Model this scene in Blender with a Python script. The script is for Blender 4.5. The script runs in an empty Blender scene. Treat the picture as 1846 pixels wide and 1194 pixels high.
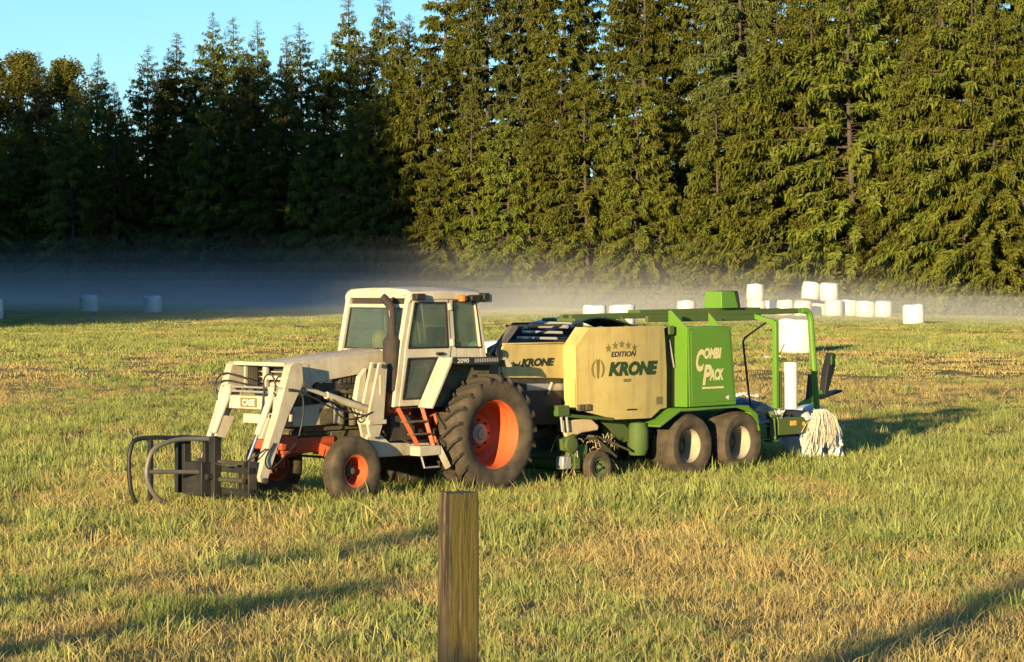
import bpy, math, random
import numpy as np
from mathutils import Vector, Matrix, Euler

S = bpy.context.scene
COL = S.collection
R_ = math.radians

# ------------------------------------------------------------------ camera, sky, sun, exposure
cd = bpy.data.cameras.new('camera'); cam = bpy.data.objects.new('camera', cd); COL.objects.link(cam)
cam.location = (0, 0, 3.15)
cam.rotation_euler = (R_(90) - math.atan(92 / 4800), 0, 0)
cd.sensor_width = 36.0
cd.lens = 36.0 * 4800 / 1846
cd.clip_start = 0.1; cd.clip_end = 6000
S.camera = cam

SUN_AZ, SUN_EL = R_(22), R_(8.5)          # sun stands behind the camera, a little to its left
w = bpy.data.worlds.new('World'); S.world = w; w.use_nodes = True
nt = w.node_tree; nt.nodes.clear()
sky = nt.nodes.new('ShaderNodeTexSky'); sky.sky_type = 'NISHITA'; sky.sun_disc = False
sky.sun_elevation = SUN_EL; sky.sun_rotation = R_(180) + SUN_AZ
sky.air_density = 1.0; sky.dust_density = 0.0; sky.ozone_density = 4.6; sky.altitude = 100
bg = nt.nodes.new('ShaderNodeBackground'); bg.inputs['Strength'].default_value = 0.112
wo = nt.nodes.new('ShaderNodeOutputWorld')
nt.links.new(sky.outputs[0], bg.inputs[0]); nt.links.new(bg.outputs[0], wo.inputs[0])

TO_SUN = Vector((-math.sin(SUN_AZ) * math.cos(SUN_EL), -math.cos(SUN_AZ) * math.cos(SUN_EL), math.sin(SUN_EL)))
sd = bpy.data.lights.new('sun', 'SUN'); sd.energy = 5.0; sd.angle = R_(0.55); sd.color = (1.0, 0.775, 0.41)
so = bpy.data.objects.new('sun', sd); COL.objects.link(so)
so.rotation_euler = TO_SUN.to_track_quat('Z', 'Y').to_euler()

S.view_settings.view_transform = 'Standard'; S.view_settings.look = 'None'
S.view_settings.exposure = 1.15; S.view_settings.gamma = 1.0
S.view_settings.use_curve_mapping = False
S.cycles.use_denoising = True; S.cycles.use_adaptive_sampling = True; S.cycles.adaptive_threshold = 0.03
S.cycles.max_bounces = 5; S.cycles.diffuse_bounces = 2; S.cycles.glossy_bounces = 2
S.cycles.transparent_max_bounces = 12; S.cycles.volume_bounces = 1
S.cycles.caustics_reflective = False; S.cycles.caustics_refractive = False

# ------------------------------------------------------------------ helpers: scene graph
def tag(o, label=None, cat=None, group=None, kind=None):
    if label: o['label'] = label
    if cat: o['category'] = cat
    if group: o['group'] = group
    if kind: o['kind'] = kind
    return o
def empty(name, loc, rz=0.0, parent=None):
    o = bpy.data.objects.new(name, None); COL.objects.link(o)
    o.location = loc; o.rotation_euler = (0, 0, rz); o.empty_display_size = 0.2
    if parent: o.parent = parent
    return o
def link(name, me, mat=None, parent=None, loc=None):
    o = bpy.data.objects.new(name, me); COL.objects.link(o)
    if mat and not me.materials: me.materials.append(mat)
    if parent: o.parent = parent
    if loc is not None: o.location = loc
    return o
def copy_tree(o, parent=None):
    c = o.copy(); COL.objects.link(c); c.parent = parent
    for ch in list(o.children): copy_tree(ch, c)
    return c

# ------------------------------------------------------------------ helpers: mesh builder
class MB:
    def __init__(s): s.v = []; s.f = []
    def add(s, vs, fs):
        n = len(s.v); s.v += [tuple(p) for p in vs]; s.f += [tuple(i + n for i in f) for f in fs]; return s
    def box(s, x0, x1, y0, y1, z0, z1, M=None):
        vs = [Vector((x, y, z)) for z in (z0, z1) for y in (y0, y1) for x in (x0, x1)]
        if M is not None: vs = [M @ p for p in vs]
        return s.add(vs, [(0, 2, 3, 1), (4, 5, 7, 6), (0, 1, 5, 4), (2, 6, 7, 3), (0, 4, 6, 2), (1, 3, 7, 5)])
    def bar(s, p0, p1, w, h, up=(0, 0, 1)):
        p0, p1 = Vector(p0), Vector(p1); d = (p1 - p0); L = d.length; d.normalize()
        up = Vector(up); sd_ = d.cross(up)
        if sd_.length < 1e-4: sd_ = d.cross(Vector((1, 0, 0)))
        sd_.normalize(); u = sd_.cross(d)
        vs = []
        for e in (p0, p1):
            for a, b in ((-1, -1), (1, -1), (1, 1), (-1, 1)): vs.append(e + sd_ * a * w / 2 + u * b * h / 2)
        return s.add(vs, [(3, 2, 1, 0), (4, 5, 6, 7), (0, 1, 5, 4), (1, 2, 6, 5), (2, 3, 7, 6), (3, 0, 4, 7)])
    def prism(s, pts, axis, a, b):
        n = len(pts)
        def m(p, t):
            if axis == 'y': return (p[0], t, p[1])
            if axis == 'x': return (t, p[0], p[1])
            return (p[0], p[1], t)
        vs = [m(p, a) for p in pts] + [m(p, b) for p in pts]
        ar = sum(pts[i][0] * pts[(i + 1) % n][1] - pts[(i + 1) % n][0] * pts[i][1] for i in range(n))
        flip = (ar > 0) ^ (b > a) ^ (axis == 'y')
        fs = [tuple(range(n)), tuple(range(2 * n - 1, n - 1, -1))] + [(i, i + n, (i + 1) % n + n, (i + 1) % n) for i in range(n)]
        if flip: fs = [tuple(reversed(f)) for f in fs]
        fs = [tuple(reversed(f)) for f in fs]
        return s.add(vs, fs)
    def tube(s, pts, r, n=8):
        pts = [Vector(p) for p in pts]; rs = r if isinstance(r, (list, tuple)) else [r] * len(pts)
        vs = []; prev = None
        for i, p in enumerate(pts):
            d = (pts[min(i + 1, len(pts) - 1)] - pts[max(i - 1, 0)]).normalized()
            if prev is None:
                a = d.cross(Vector((0, 0, 1)))
                if a.length < 1e-3: a = d.cross(Vector((1, 0, 0)))
            else: a = prev - d * prev.dot(d)
            a.normalize(); prev = a; b = d.cross(a)
            for k in range(n):
                t = 2 * math.pi * k / n; vs.append(p + (a * math.cos(t) + b * math.sin(t)) * rs[i])
        fs = []
        for i in range(len(pts) - 1):
            for k in range(n):
                k2 = (k + 1) % n; fs.append((i * n + k, i * n + k2, (i + 1) * n + k2, (i + 1) * n + k))
        fs.append(tuple(range(n - 1, -1, -1))); fs.append(tuple(range((len(pts) - 1) * n, len(pts) * n)))
        return s.add(vs, fs)
    def lathe(s, prof, n=32, axis='y', c=(0, 0, 0), closed=False):
        """prof: (radius, height along axis)"""
        vs = []; m = len(prof); c = Vector(c)
        for k in range(n):
            t = 2 * math.pi * k / n; ct, st = math.cos(t), math.sin(t)
            for r, h in prof:
                vs.append(c + (Vector((r * ct, h, r * st)) if axis == 'y' else Vector((r * ct, r * st, h)) if axis == 'z' else Vector((h, r * ct, r * st))))
        fs = []
        for k in range(n):
            k2 = (k + 1) % n
            for j in range(m if closed else m - 1):
                j2 = (j + 1) % m; fs.append((k * m + j, k * m + j2, k2 * m + j2, k2 * m + j))
        return s.add(vs, fs)
    def sheet(s, grid, thick=0.0, nrm=(0, 1, 0)):
        r, c = len(grid), len(grid[0]); vs = [Vector(p) for row in grid for p in row]
        fs = [(i * c + j, i * c + j + 1, (i + 1) * c + j + 1, (i + 1) * c + j) for i in range(r - 1) for j in range(c - 1)]
        if thick:
            n = r * c; nv = Vector(nrm) * thick; vs += [p - nv for p in vs]
            fs += [tuple(i + n for i in reversed(f)) for f in fs[:]]
            bd = [(i, i + 1) for i in range(c - 1)] + [((k + 1) * c - 1, (k + 2) * c - 1) for k in range(r - 1)] + \
                 [((r - 1) * c + i + 1, (r - 1) * c + i) for i in range(c - 1)] + [((k + 1) * c, k * c) for k in range(r - 1)]
            fs += [(b, a, a + n, b + n) for a, b in bd]
        return s.add(vs, fs)
    def mesh(s, name, smooth=35):
        me = bpy.data.meshes.new(name); me.from_pydata(s.v, [], s.f); me.validate()
        if smooth:
            me.shade_smooth(); me.set_sharp_from_angle(angle=R_(smooth))
        return me
    def build(s, name, mat, parent=None, bevel=0.0, smooth=35, loc=None, recalc=True):
        me = s.mesh(name, smooth)
        if recalc:
            import bmesh
            bm = bmesh.new(); bm.from_mesh(me); bmesh.ops.recalc_face_normals(bm, faces=bm.faces); bm.to_mesh(me); bm.free()
        o = link(name, me, mat, parent, loc)
        if bevel:
            b = o.modifiers.new('bevel', 'BEVEL'); b.width = bevel; b.segments = 2; b.limit_method = 'ANGLE'; b.angle_limit = R_(40)
            b.use_clamp_overlap = True
        return o

def smoothpath(pts, k=6):
    """Catmull-Rom through the points"""
    P = [Vector(p) for p in pts]; P = [P[0] * 2 - P[1]] + P + [P[-1] * 2 - P[-2]]; out = []
    for i in range(1, len(P) - 2):
        for j in range(k):
            t = j / k; a, b, c, d = P[i - 1:i + 3]
            out.append(0.5 * ((2 * b) + (c - a) * t + (2 * a - 5 * b + 4 * c - d) * t * t + (3 * b - a - 3 * c + d) * t ** 3))
    out.append(P[-2]); return out

def np_mesh(name, V, F3=None, F4=None, smooth=False):
    me = bpy.data.meshes.new(name); V = np.asarray(V, np.float32)
    parts = []; starts = []; pos = 0
    if F3 is not None and len(F3): parts.append(np.asarray(F3, np.int32).ravel()); starts.append(np.arange(len(F3)) * 3); pos = len(F3) * 3
    if F4 is not None and len(F4): parts.append(np.asarray(F4, np.int32).ravel()); starts.append(pos + np.arange(len(F4)) * 4)
    idx = np.concatenate(parts); st = np.concatenate(starts).astype(np.int32)
    me.vertices.add(len(V)); me.vertices.foreach_set('co', V.ravel())
    me.loops.add(len(idx)); me.loops.foreach_set('vertex_index', idx.astype(np.int32))
    me.polygons.add(len(st)); me.polygons.foreach_set('loop_start', st)
    me.update(calc_edges=True)
    if smooth: me.shade_smooth()
    return me

# ------------------------------------------------------------------ materials
MATS = {}
def new_mat(name):
    m = bpy.data.materials.new(name); m.use_nodes = True; nt = m.node_tree; nt.nodes.clear()
    out = nt.nodes.new('ShaderNodeOutputMaterial'); return m, nt, out
def N(nt, t, **kw):
    n = nt.nodes.new(t)
    for k, v in kw.items(): setattr(n, k, v)
    return n
def ramp(nt, src, stops):
    r = N(nt, 'ShaderNodeValToRGB'); e = r.color_ramp.elements
    while len(e) < len(stops): e.new(0.5)
    for i, (p, c) in enumerate(stops): e[i].position = p; e[i].color = (*c, 1) if len(c) == 3 else c
    nt.links.new(src, r.inputs[0]); return r.outputs[0]
def noise(nt, vec, scale, detail=4, rough=0.55, stretch=None):
    n = N(nt, 'ShaderNodeTexNoise'); n.inputs['Scale'].default_value = scale; n.inputs['Detail'].default_value = detail; n.inputs['Roughness'].default_value = rough
    if stretch is not None:
        mp = N(nt, 'ShaderNodeMapping'); mp.inputs['Scale'].default_value = stretch; nt.links.new(vec, mp.inputs['Vector']); vec = mp.outputs[0]
    nt.links.new(vec, n.inputs['Vector']); return n.outputs[0]
def mix(nt, fac, a, b):
    m = N(nt, 'ShaderNodeMix', data_type='RGBA')
    for sock, v in ((m.inputs[0], fac), (m.inputs[6], a), (m.inputs[7], b)):
        if isinstance(v, (int, float)): sock.default_value = v
        elif isinstance(v, tuple): sock.default_value = (*v, 1)
        else: nt.links.new(v, sock)
    return m.outputs[2]
def paint(name, col, dirt=(0.16, 0.12, 0.07), amt=0.45, rough=0.5, rust=0.0, metallic=0.0, scale=2.5, streak=0.0, bump=0.05, spec=0.4):
    m, nt, out = new_mat(name); tc = N(nt, 'ShaderNodeTexCoord').outputs['Object']
    b = N(nt, 'ShaderNodeBsdfPrincipled')
    n1 = noise(nt, tc, scale, 8, 0.65); f = ramp(nt, n1, [(0.42, (0, 0, 0)), (0.78, (amt, amt, amt))])
    c = mix(nt, f, col, dirt)
    n0 = noise(nt, tc, 0.9, 2); c = mix(nt, ramp(nt, n0, [(0.35, (0, 0, 0)), (0.7, (0.35, 0.35, 0.35))]), c, tuple(min(1, x * 0.72) for x in col))
    if streak:
        n2 = noise(nt, tc, 6, 5, 0.6, (1, 1, 0.08)); c = mix(nt, ramp(nt, n2, [(0.5, (0, 0, 0)), (0.75, (streak,) * 3)]), c, dirt)
    if rust:
        n3 = noise(nt, tc, 22, 8, 0.7); c = mix(nt, ramp(nt, n3, [(0.63, (0, 0, 0)), (0.67, (rust,) * 3)]), c, (0.09, 0.035, 0.015))
    nt.links.new(c, b.inputs['Base Color']); b.inputs['Metallic'].default_value = metallic
    b.inputs['Specular IOR Level'].default_value = spec
    r = ramp(nt, n1, [(0.3, (rough - 0.08,) * 3), (0.7, (min(1, rough + 0.25),) * 3)]); nt.links.new(r, b.inputs['Roughness'])
    if bump:
        bp = N(nt, 'ShaderNodeBump'); bp.inputs['Strength'].default_value = bump; bp.inputs['Distance'].default_value = 0.05
        nt.links.new(noise(nt, tc, 7, 3), bp.inputs['Height']); nt.links.new(bp.outputs[0], b.inputs['Normal'])
    nt.links.new(b.outputs[0], out.inputs[0]); MATS[name] = m; return m

paint('white_paint', (0.50, 0.445, 0.335), (0.24, 0.17, 0.09), 0.75, 0.55, rust=0.8, streak=0.55)
paint('white_clean', (0.54, 0.485, 0.375), (0.30, 0.22, 0.12), 0.55, 0.5, rust=0.6, streak=0.4)
paint('cream_panel', (0.58, 0.445, 0.155), (0.33, 0.22, 0.08), 0.5, 0.48, rust=0.4, streak=0.65, bump=0.1)
paint('green_paint', (0.10, 0.245, 0.015), (0.15, 0.14, 0.06), 0.40, 0.45, rust=0.12, streak=0.2)
paint('green_dirty', (0.065, 0.115, 0.02), (0.12, 0.10, 0.05), 0.75, 0.65, rust=0.5)
paint('orange_paint', (0.46, 0.08, 0.025), (0.12, 0.05, 0.025), 0.85, 0.5, rust=0.35)
paint('orange_rim', (0.58, 0.105, 0.03), (0.35, 0.12, 0.05), 0.4, 0.5, rust=0.2)
paint('disc_rust', (0.34, 0.075, 0.03), (0.10, 0.05, 0.03), 0.8, 0.6, rust=0.5)
paint('disc_dark', (0.16, 0.14, 0.10), (0.06, 0.05, 0.035), 0.8, 0.8, rust=0.5)
paint('rim_cream', (0.46, 0.41, 0.30), (0.16, 0.12, 0.08), 0.9, 0.6, rust=0.5)
paint('black_steel', (0.014, 0.014, 0.013), (0.06, 0.05, 0.04), 0.4, 0.5, rust=0.6)
paint('dark_iron', (0.035, 0.032, 0.028), (0.12, 0.09, 0.05), 0.8, 0.7, rust=0.4)
paint('machinery_dirt', (0.07, 0.065, 0.04), (0.22, 0.16, 0.07), 0.85, 0.85, rust=0.5, scale=6)
paint('muffler_rust', (0.035, 0.031, 0.027), (0.10, 0.06, 0.04), 0.8, 0.8, rust=0.8, scale=9, bump=0.3)
paint('grey_metal', (0.42, 0.41, 0.38), (0.16, 0.13, 0.10), 0.5, 0.4, metallic=0.4)
paint('worn_steel', (0.20, 0.18, 0.15), (0.07, 0.05, 0.04), 0.8, 0.5, metallic=0.3, rust=0.6)
paint('chrome', (0.62, 0.62, 0.62), (0.3, 0.28, 0.25), 0.3, 0.18, metallic=1.0, bump=0)
paint('hose', (0.018, 0.018, 0.018), (0.07, 0.06, 0.05), 0.6, 0.5)
paint('decal_black', (0.02, 0.02, 0.018), (0.08, 0.07, 0.05), 0.4, 0.5, bump=0)
paint('decal_green', (0.022, 0.06, 0.012), (0.07, 0.08, 0.03), 0.35, 0.45, bump=0)
paint('decal_olive', (0.20, 0.16, 0.05), (0.35, 0.27, 0.10), 0.4, 0.5, bump=0)
paint('decal_cream', (0.70, 0.60, 0.30), (0.45, 0.38, 0.18), 0.3, 0.5, bump=0)
paint('decal_white', (0.75, 0.72, 0.62), (0.4, 0.36, 0.28), 0.3, 0.5, bump=0)
paint('amber_lens', (0.80, 0.16, 0.02), (0.4, 0.1, 0.02), 0.2, 0.25, bump=0)
paint('reflector', (0.85, 0.42, 0.06), (0.5, 0.25, 0.05), 0.2, 0.3, bump=0)
paint('seat_cloth', (0.05, 0.05, 0.05), (0.1, 0.09, 0.07), 0.5, 0.9)
paint('yellow_plastic', (0.75, 0.52, 0.03), (0.4, 0.28, 0.04), 0.3, 0.5)
paint('dark_film', (0.018, 0.026, 0.035), (0.08, 0.08, 0.08), 0.4, 0.22, bump=0.4, spec=0.7)
paint('guard_cream', (0.60, 0.44, 0.24), (0.30, 0.20, 0.10), 0.7, 0.7, rust=0.3)

def tyre_mat(name, dust):
    m, nt, out = new_mat(name); tc = N(nt, 'ShaderNodeTexCoord').outputs['Object']; b = N(nt, 'ShaderNodeBsdfPrincipled')
    n1 = noise(nt, tc, 5, 7, 0.6); c = mix(nt, ramp(nt, n1, [(0.35, (0.15,) * 3), (0.7, (dust,) * 3)]), (0.022, 0.021, 0.02), (0.17, 0.125, 0.075))
    nt.links.new(c, b.inputs['Base Color']); b.inputs['Roughness'].default_value = 0.85; b.inputs['Specular IOR Level'].default_value = 0.25
    bp = N(nt, 'ShaderNodeBump'); bp.inputs['Strength'].default_value = 0.15; bp.inputs['Distance'].default_value = 0.02
    nt.links.new(noise(nt, tc, 40, 3), bp.inputs['Height']); nt.links.new(bp.outputs[0], b.inputs['Normal'])
    nt.links.new(b.outputs[0], out.inputs[0]); MATS[name] = m
tyre_mat('tyre', 0.62); tyre_mat('tyre_clean', 0.22)

def film_mat(name, col):
    m, nt, out = new_mat(name); tc = N(nt, 'ShaderNodeTexCoord').outputs['Object']; b = N(nt, 'ShaderNodeBsdfPrincipled')
    n1 = noise(nt, tc, 4, 6, 0.6, (1, 1, 3)); c = mix(nt, ramp(nt, n1, [(0.4, (0, 0, 0)), (0.75, (0.5,) * 3)]), col, tuple(x * 0.82 for x in col))
    nt.links.new(c, b.inputs['Base Color']); b.inputs['Roughness'].default_value = 0.42
    bp = N(nt, 'ShaderNodeBump'); bp.inputs['Strength'].default_value = 0.35; bp.inputs['Distance'].default_value = 0.06
    nt.links.new(noise(nt, tc, 6, 6, 0.7, (1, 1, 2.5)), bp.inputs['Height']); nt.links.new(bp.outputs[0], b.inputs['Normal'])
    tr = N(nt, 'ShaderNodeBsdfTranslucent'); tr.inputs[0].default_value = (*col, 1); ms = N(nt, 'ShaderNodeMixShader'); ms.inputs[0].default_value = 0.08
    nt.links.new(b.outputs[0], ms.inputs[1]); nt.links.new(tr.outputs[0], ms.inputs[2]); nt.links.new(ms.outputs[0], out.inputs[0]); MATS[name] = m
film_mat('white_film', (0.70, 0.69, 0.65)); film_mat('twine', (0.72, 0.64, 0.48))

def glass_mat():
    m, nt, out = new_mat('cab_glass'); b = N(nt, 'ShaderNodeBsdfPrincipled')
    tc = N(nt, 'ShaderNodeTexCoord').outputs['Object']
    c = mix(nt, ramp(nt, noise(nt, tc, 3, 5), [(0.4, (0, 0, 0)), (0.7, (0.6,) * 3)]), (0.13, 0.17, 0.165), (0.22, 0.23, 0.19))
    nt.links.new(c, b.inputs['Base Color']); b.inputs['Roughness'].default_value = 0.05
    tr = N(nt, 'ShaderNodeBsdfTransparent'); tr.inputs[0].default_value = (0.74, 0.82, 0.80, 1)
    ms = N(nt, 'ShaderNodeMixShader'); ms.inputs[0].default_value = 0.30
    nt.links.new(tr.outputs[0], ms.inputs[1]); nt.links.new(b.outputs[0], ms.inputs[2]); nt.links.new(ms.outputs[0], out.inputs[0]); MATS['cab_glass'] = m
glass_mat()

def blade_mat(name, c_lo, c_hi, c_alt, trans=0.3):
    """colour from a per-clump random value, patches in the field and a lighter tip"""
    m, nt, out = new_mat(name); oi = N(nt, 'ShaderNodeObjectInfo'); geo = N(nt, 'ShaderNodeNewGeometry')
    at = N(nt, 'ShaderNodeAttribute'); at.attribute_name = 'tint'; at.attribute_type = 'GEOMETRY'
    c = mix(nt, at.outputs['Fac'], c_lo, c_hi)
    n1 = noise(nt, geo.outputs['Position'], 0.35, 4, 0.6)
    c = mix(nt, ramp(nt, n1, [(0.42, (0, 0, 0)), (0.66, (0.75,) * 3)]), c, c_alt)
    d = N(nt, 'ShaderNodeBsdfDiffuse'); t = N(nt, 'ShaderNodeBsdfTranslucent'); ms = N(nt, 'ShaderNodeMixShader'); ms.inputs[0].default_value = trans
    h = N(nt, 'ShaderNodeHueSaturation'); nt.links.new(c, h.inputs['Color'])
    mr = N(nt, 'ShaderNodeMapRange'); mr.inputs[3].default_value = 0.7; mr.inputs[4].default_value = 1.3; nt.links.new(oi.outputs['Random'], mr.inputs[0]); nt.links.new(mr.outputs[0], h.inputs['Value'])
    for s in (d, t): nt.links.new(h.outputs[0], s.inputs[0])
    nt.links.new(d.outputs[0], ms.inputs[1]); nt.links.new(t.outputs[0], ms.inputs[2]); nt.links.new(ms.outputs[0], out.inputs[0]); MATS[name] = m; return m
blade_mat('grass_green', (0.16, 0.20, 0.052), (0.405, 0.44, 0.13), (0.415, 0.39, 0.13), 0.4)
blade_mat('grass_dry', (0.36, 0.25, 0.09), (0.66, 0.51, 0.21), (0.42, 0.36, 0.13), 0.35)

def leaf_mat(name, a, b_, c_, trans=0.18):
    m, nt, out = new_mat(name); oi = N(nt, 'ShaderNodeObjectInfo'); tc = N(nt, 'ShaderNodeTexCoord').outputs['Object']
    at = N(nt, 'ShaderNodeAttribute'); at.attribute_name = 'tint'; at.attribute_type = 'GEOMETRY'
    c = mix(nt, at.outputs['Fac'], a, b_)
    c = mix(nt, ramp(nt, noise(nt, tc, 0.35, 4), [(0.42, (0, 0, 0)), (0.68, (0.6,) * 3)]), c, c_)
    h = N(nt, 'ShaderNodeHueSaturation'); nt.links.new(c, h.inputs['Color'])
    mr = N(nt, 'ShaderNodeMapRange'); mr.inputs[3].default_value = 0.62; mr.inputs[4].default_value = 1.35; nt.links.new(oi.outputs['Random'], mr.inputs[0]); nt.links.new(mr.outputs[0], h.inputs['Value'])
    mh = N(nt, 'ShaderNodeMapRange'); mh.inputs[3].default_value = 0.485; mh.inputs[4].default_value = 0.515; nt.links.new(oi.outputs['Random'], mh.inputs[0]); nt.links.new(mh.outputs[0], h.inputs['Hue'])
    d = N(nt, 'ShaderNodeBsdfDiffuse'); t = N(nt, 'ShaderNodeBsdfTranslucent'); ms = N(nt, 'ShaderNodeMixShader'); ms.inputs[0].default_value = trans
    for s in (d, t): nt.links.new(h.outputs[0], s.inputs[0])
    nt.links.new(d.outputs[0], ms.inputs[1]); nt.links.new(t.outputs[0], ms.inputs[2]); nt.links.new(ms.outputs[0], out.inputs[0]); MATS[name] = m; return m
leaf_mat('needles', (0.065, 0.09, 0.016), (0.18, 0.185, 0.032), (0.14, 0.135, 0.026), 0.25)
leaf_mat('needles_blue', (0.06, 0.08, 0.028), (0.155, 0.165, 0.05), (0.12, 0.125, 0.04), 0.25)
leaf_mat('broadleaf', (0.08, 0.09, 0.02), (0.16, 0.15, 0.03), (0.12, 0.10, 0.025), 0.3)
leaf_mat('shrub_leaf', (0.06, 0.08, 0.02), (0.15, 0.16, 0.03), (0.11, 0.10, 0.03), 0.25)
paint('bark', (0.085, 0.066, 0.05), (0.07, 0.05, 0.035), 0.8, 0.9, bump=0.4, scale=4)

def ground_mat():
    m, nt, out = new_mat('field_soil'); geo = N(nt, 'ShaderNodeNewGeometry').outputs['Position']; b = N(nt, 'ShaderNodeBsdfPrincipled')
    c = mix(nt, ramp(nt, noise(nt, geo, 0.12, 6), [(0.4, (0, 0, 0)), (0.62, (1, 1, 1))]), (0.17, 0.165, 0.05), (0.30, 0.23, 0.085))
    c = mix(nt, ramp(nt, noise(nt, geo, 3, 6), [(0.45, (0, 0, 0)), (0.7, (0.7,) * 3)]), c, (0.14, 0.10, 0.045))
    nt.links.new(c, b.inputs['Base Color']); b.inputs['Roughness'].default_value = 1.0; b.inputs['Specular IOR Level'].default_value = 0.1
    bp = N(nt, 'ShaderNodeBump'); bp.inputs['Strength'].default_value = 0.6; bp.inputs['Distance'].default_value = 0.1
    nt.links.new(noise(nt, geo, 5, 6, 0.7), bp.inputs['Height']); nt.links.new(bp.outputs[0], b.inputs['Normal'])
    nt.links.new(b.outputs[0], out.inputs[0]); MATS['field_soil'] = m
ground_mat()

def post_mat():
    m, nt, out = new_mat('post_wood'); tc = N(nt, 'ShaderNodeTexCoord').outputs['Object']; b = N(nt, 'ShaderNodeBsdfPrincipled')
    g = noise(nt, tc, 34, 8, 0.7, (1, 1, 0.11)); c = ramp(nt, g, [(0.36, (0.014, 0.010, 0.006)), (0.52, (0.085, 0.056, 0.028)), (0.68, (0.20, 0.145, 0.085))])
    n2 = noise(nt, tc, 9, 5, 0.6, (1, 1, 0.35)); nx = N(nt, 'ShaderNodeNewGeometry')
    sx = N(nt, 'ShaderNodeSeparateXYZ'); nt.links.new(nx.outputs['Normal'], sx.inputs[0])
    f = ramp(nt, n2, [(0.22, (0.35,) * 3), (0.52, (0.95,) * 3)])
    side = ramp(nt, sx.outputs[0], [(0.0, (0.15,) * 3), (0.15, (1, 1, 1))])
    mm = N(nt, 'ShaderNodeMath', operation='MULTIPLY'); nt.links.new(f, mm.inputs[0]); nt.links.new(side, mm.inputs[1])
    c = mix(nt, mm.outputs[0], c, (0.078, 0.062, 0.008))       # algae on the damp face
    n3 = noise(nt, tc, 70, 4, 0.6, (1, 1, 0.3)); c = mix(nt, ramp(nt, n3, [(0.62, (0, 0, 0)), (0.7, (0.6,) * 3)]), c, (0.05, 0.035, 0.015))
    n4 = noise(nt, tc, 55, 3, 0.5, (1, 1, 0.05)); c = mix(nt, ramp(nt, n4, [(0.36, (0.9,) * 3), (0.41, (0, 0, 0))]), c, (0.012, 0.009, 0.006))
    n5 = noise(nt, tc, 14, 5, 0.6); c = mix(nt, ramp(nt, n5, [(0.60, (0, 0, 0)), (0.68, (0.75,) * 3)]), c, (0.05, 0.036, 0.02))
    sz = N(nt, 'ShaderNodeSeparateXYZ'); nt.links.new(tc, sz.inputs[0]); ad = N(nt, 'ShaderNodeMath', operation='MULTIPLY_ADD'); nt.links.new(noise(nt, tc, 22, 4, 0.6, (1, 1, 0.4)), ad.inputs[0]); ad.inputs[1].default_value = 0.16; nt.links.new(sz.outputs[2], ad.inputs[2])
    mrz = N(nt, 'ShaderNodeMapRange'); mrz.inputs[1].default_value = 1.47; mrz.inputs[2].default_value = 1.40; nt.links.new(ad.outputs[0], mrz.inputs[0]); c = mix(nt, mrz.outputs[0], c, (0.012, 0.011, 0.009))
    nt.links.new(c, b.inputs['Base Color']); b.inputs['Roughness'].default_value = 0.9
    bp = N(nt, 'ShaderNodeBump'); bp.inputs['Strength'].default_value = 1.0; bp.inputs['Distance'].default_value = 0.02
    nt.links.new(g, bp.inputs['Height']); nt.links.new(bp.outputs[0], b.inputs['Normal']); nt.links.new(b.outputs[0], out.inputs[0]); MATS['post_wood'] = m
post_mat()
M = MATS

# ------------------------------------------------------------------ ground
def vnoise(x, y, seed=0):
    x = np.asarray(x, float); y = np.asarray(y, float)
    xi, yi = np.floor(x).astype(np.int64), np.floor(y).astype(np.int64); fx, fy = x - xi, y - yi
    fx = fx * fx * (3 - 2 * fx); fy = fy * fy * (3 - 2 * fy)
    def h(a, b):
        n = (a * 374761393 + b * 668265263 + seed * 1442695041) & 0xffffffff
        n = ((n ^ (n >> 13)) * 1274126177) & 0xffffffff
        return ((n ^ (n >> 16)) & 0xffff) / 65535.0
    return (h(xi, yi) * (1 - fx) + h(xi + 1, yi) * fx) * (1 - fy) + (h(xi, yi + 1) * (1 - fx) + h(xi + 1, yi + 1) * fx) * fy
def fbm(x, y, seed=0, o=4):
    s = 0; a = 0.5
    for k in range(o): s = s + a * vnoise(x * 2 ** k, y * 2 ** k, seed + k); a *= 0.5
    return s / (1 - 0.5 ** o)
PY = np.array([-3000, -20, 0, 6.5, 12, 18, 28, 36, 46, 70, 96, 140, 200, 300, 3000.])
PZ = np.array([1.7, 1.7, 1.6, 1.32, 0.85, 0.45, 0.12, 0.0, 0.0, 0.25, 0.58, 0.72, 0.75, 0.9, 1.0])
_yy = np.linspace(-100, 500, 2401); _zz = np.interp(_yy, PY, PZ)
_k = np.exp(-np.linspace(-2, 2, 33) ** 2); _k /= _k.sum(); _zs = np.convolve(np.pad(_zz, 16, mode='edge'), _k, 'valid')
def gz(x, y):
    x = np.asarray(x, float); y = np.asarray(y, float)
    z = np.interp(y, _yy, _zs)
    z = z - 0.0075 * np.clip(x, -60, 60) * np.clip((y - 70) / 80, 0, 1)
    return z + (fbm(x * 0.25, y * 0.25, 5) - 0.5) * 0.16 * np.clip((y - 3) / 8, 0.2, 1) * np.where((y > 34) & (y < 50), 0.35, 1.0)
def gz1(x, y): return float(gz(x, y))

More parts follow.
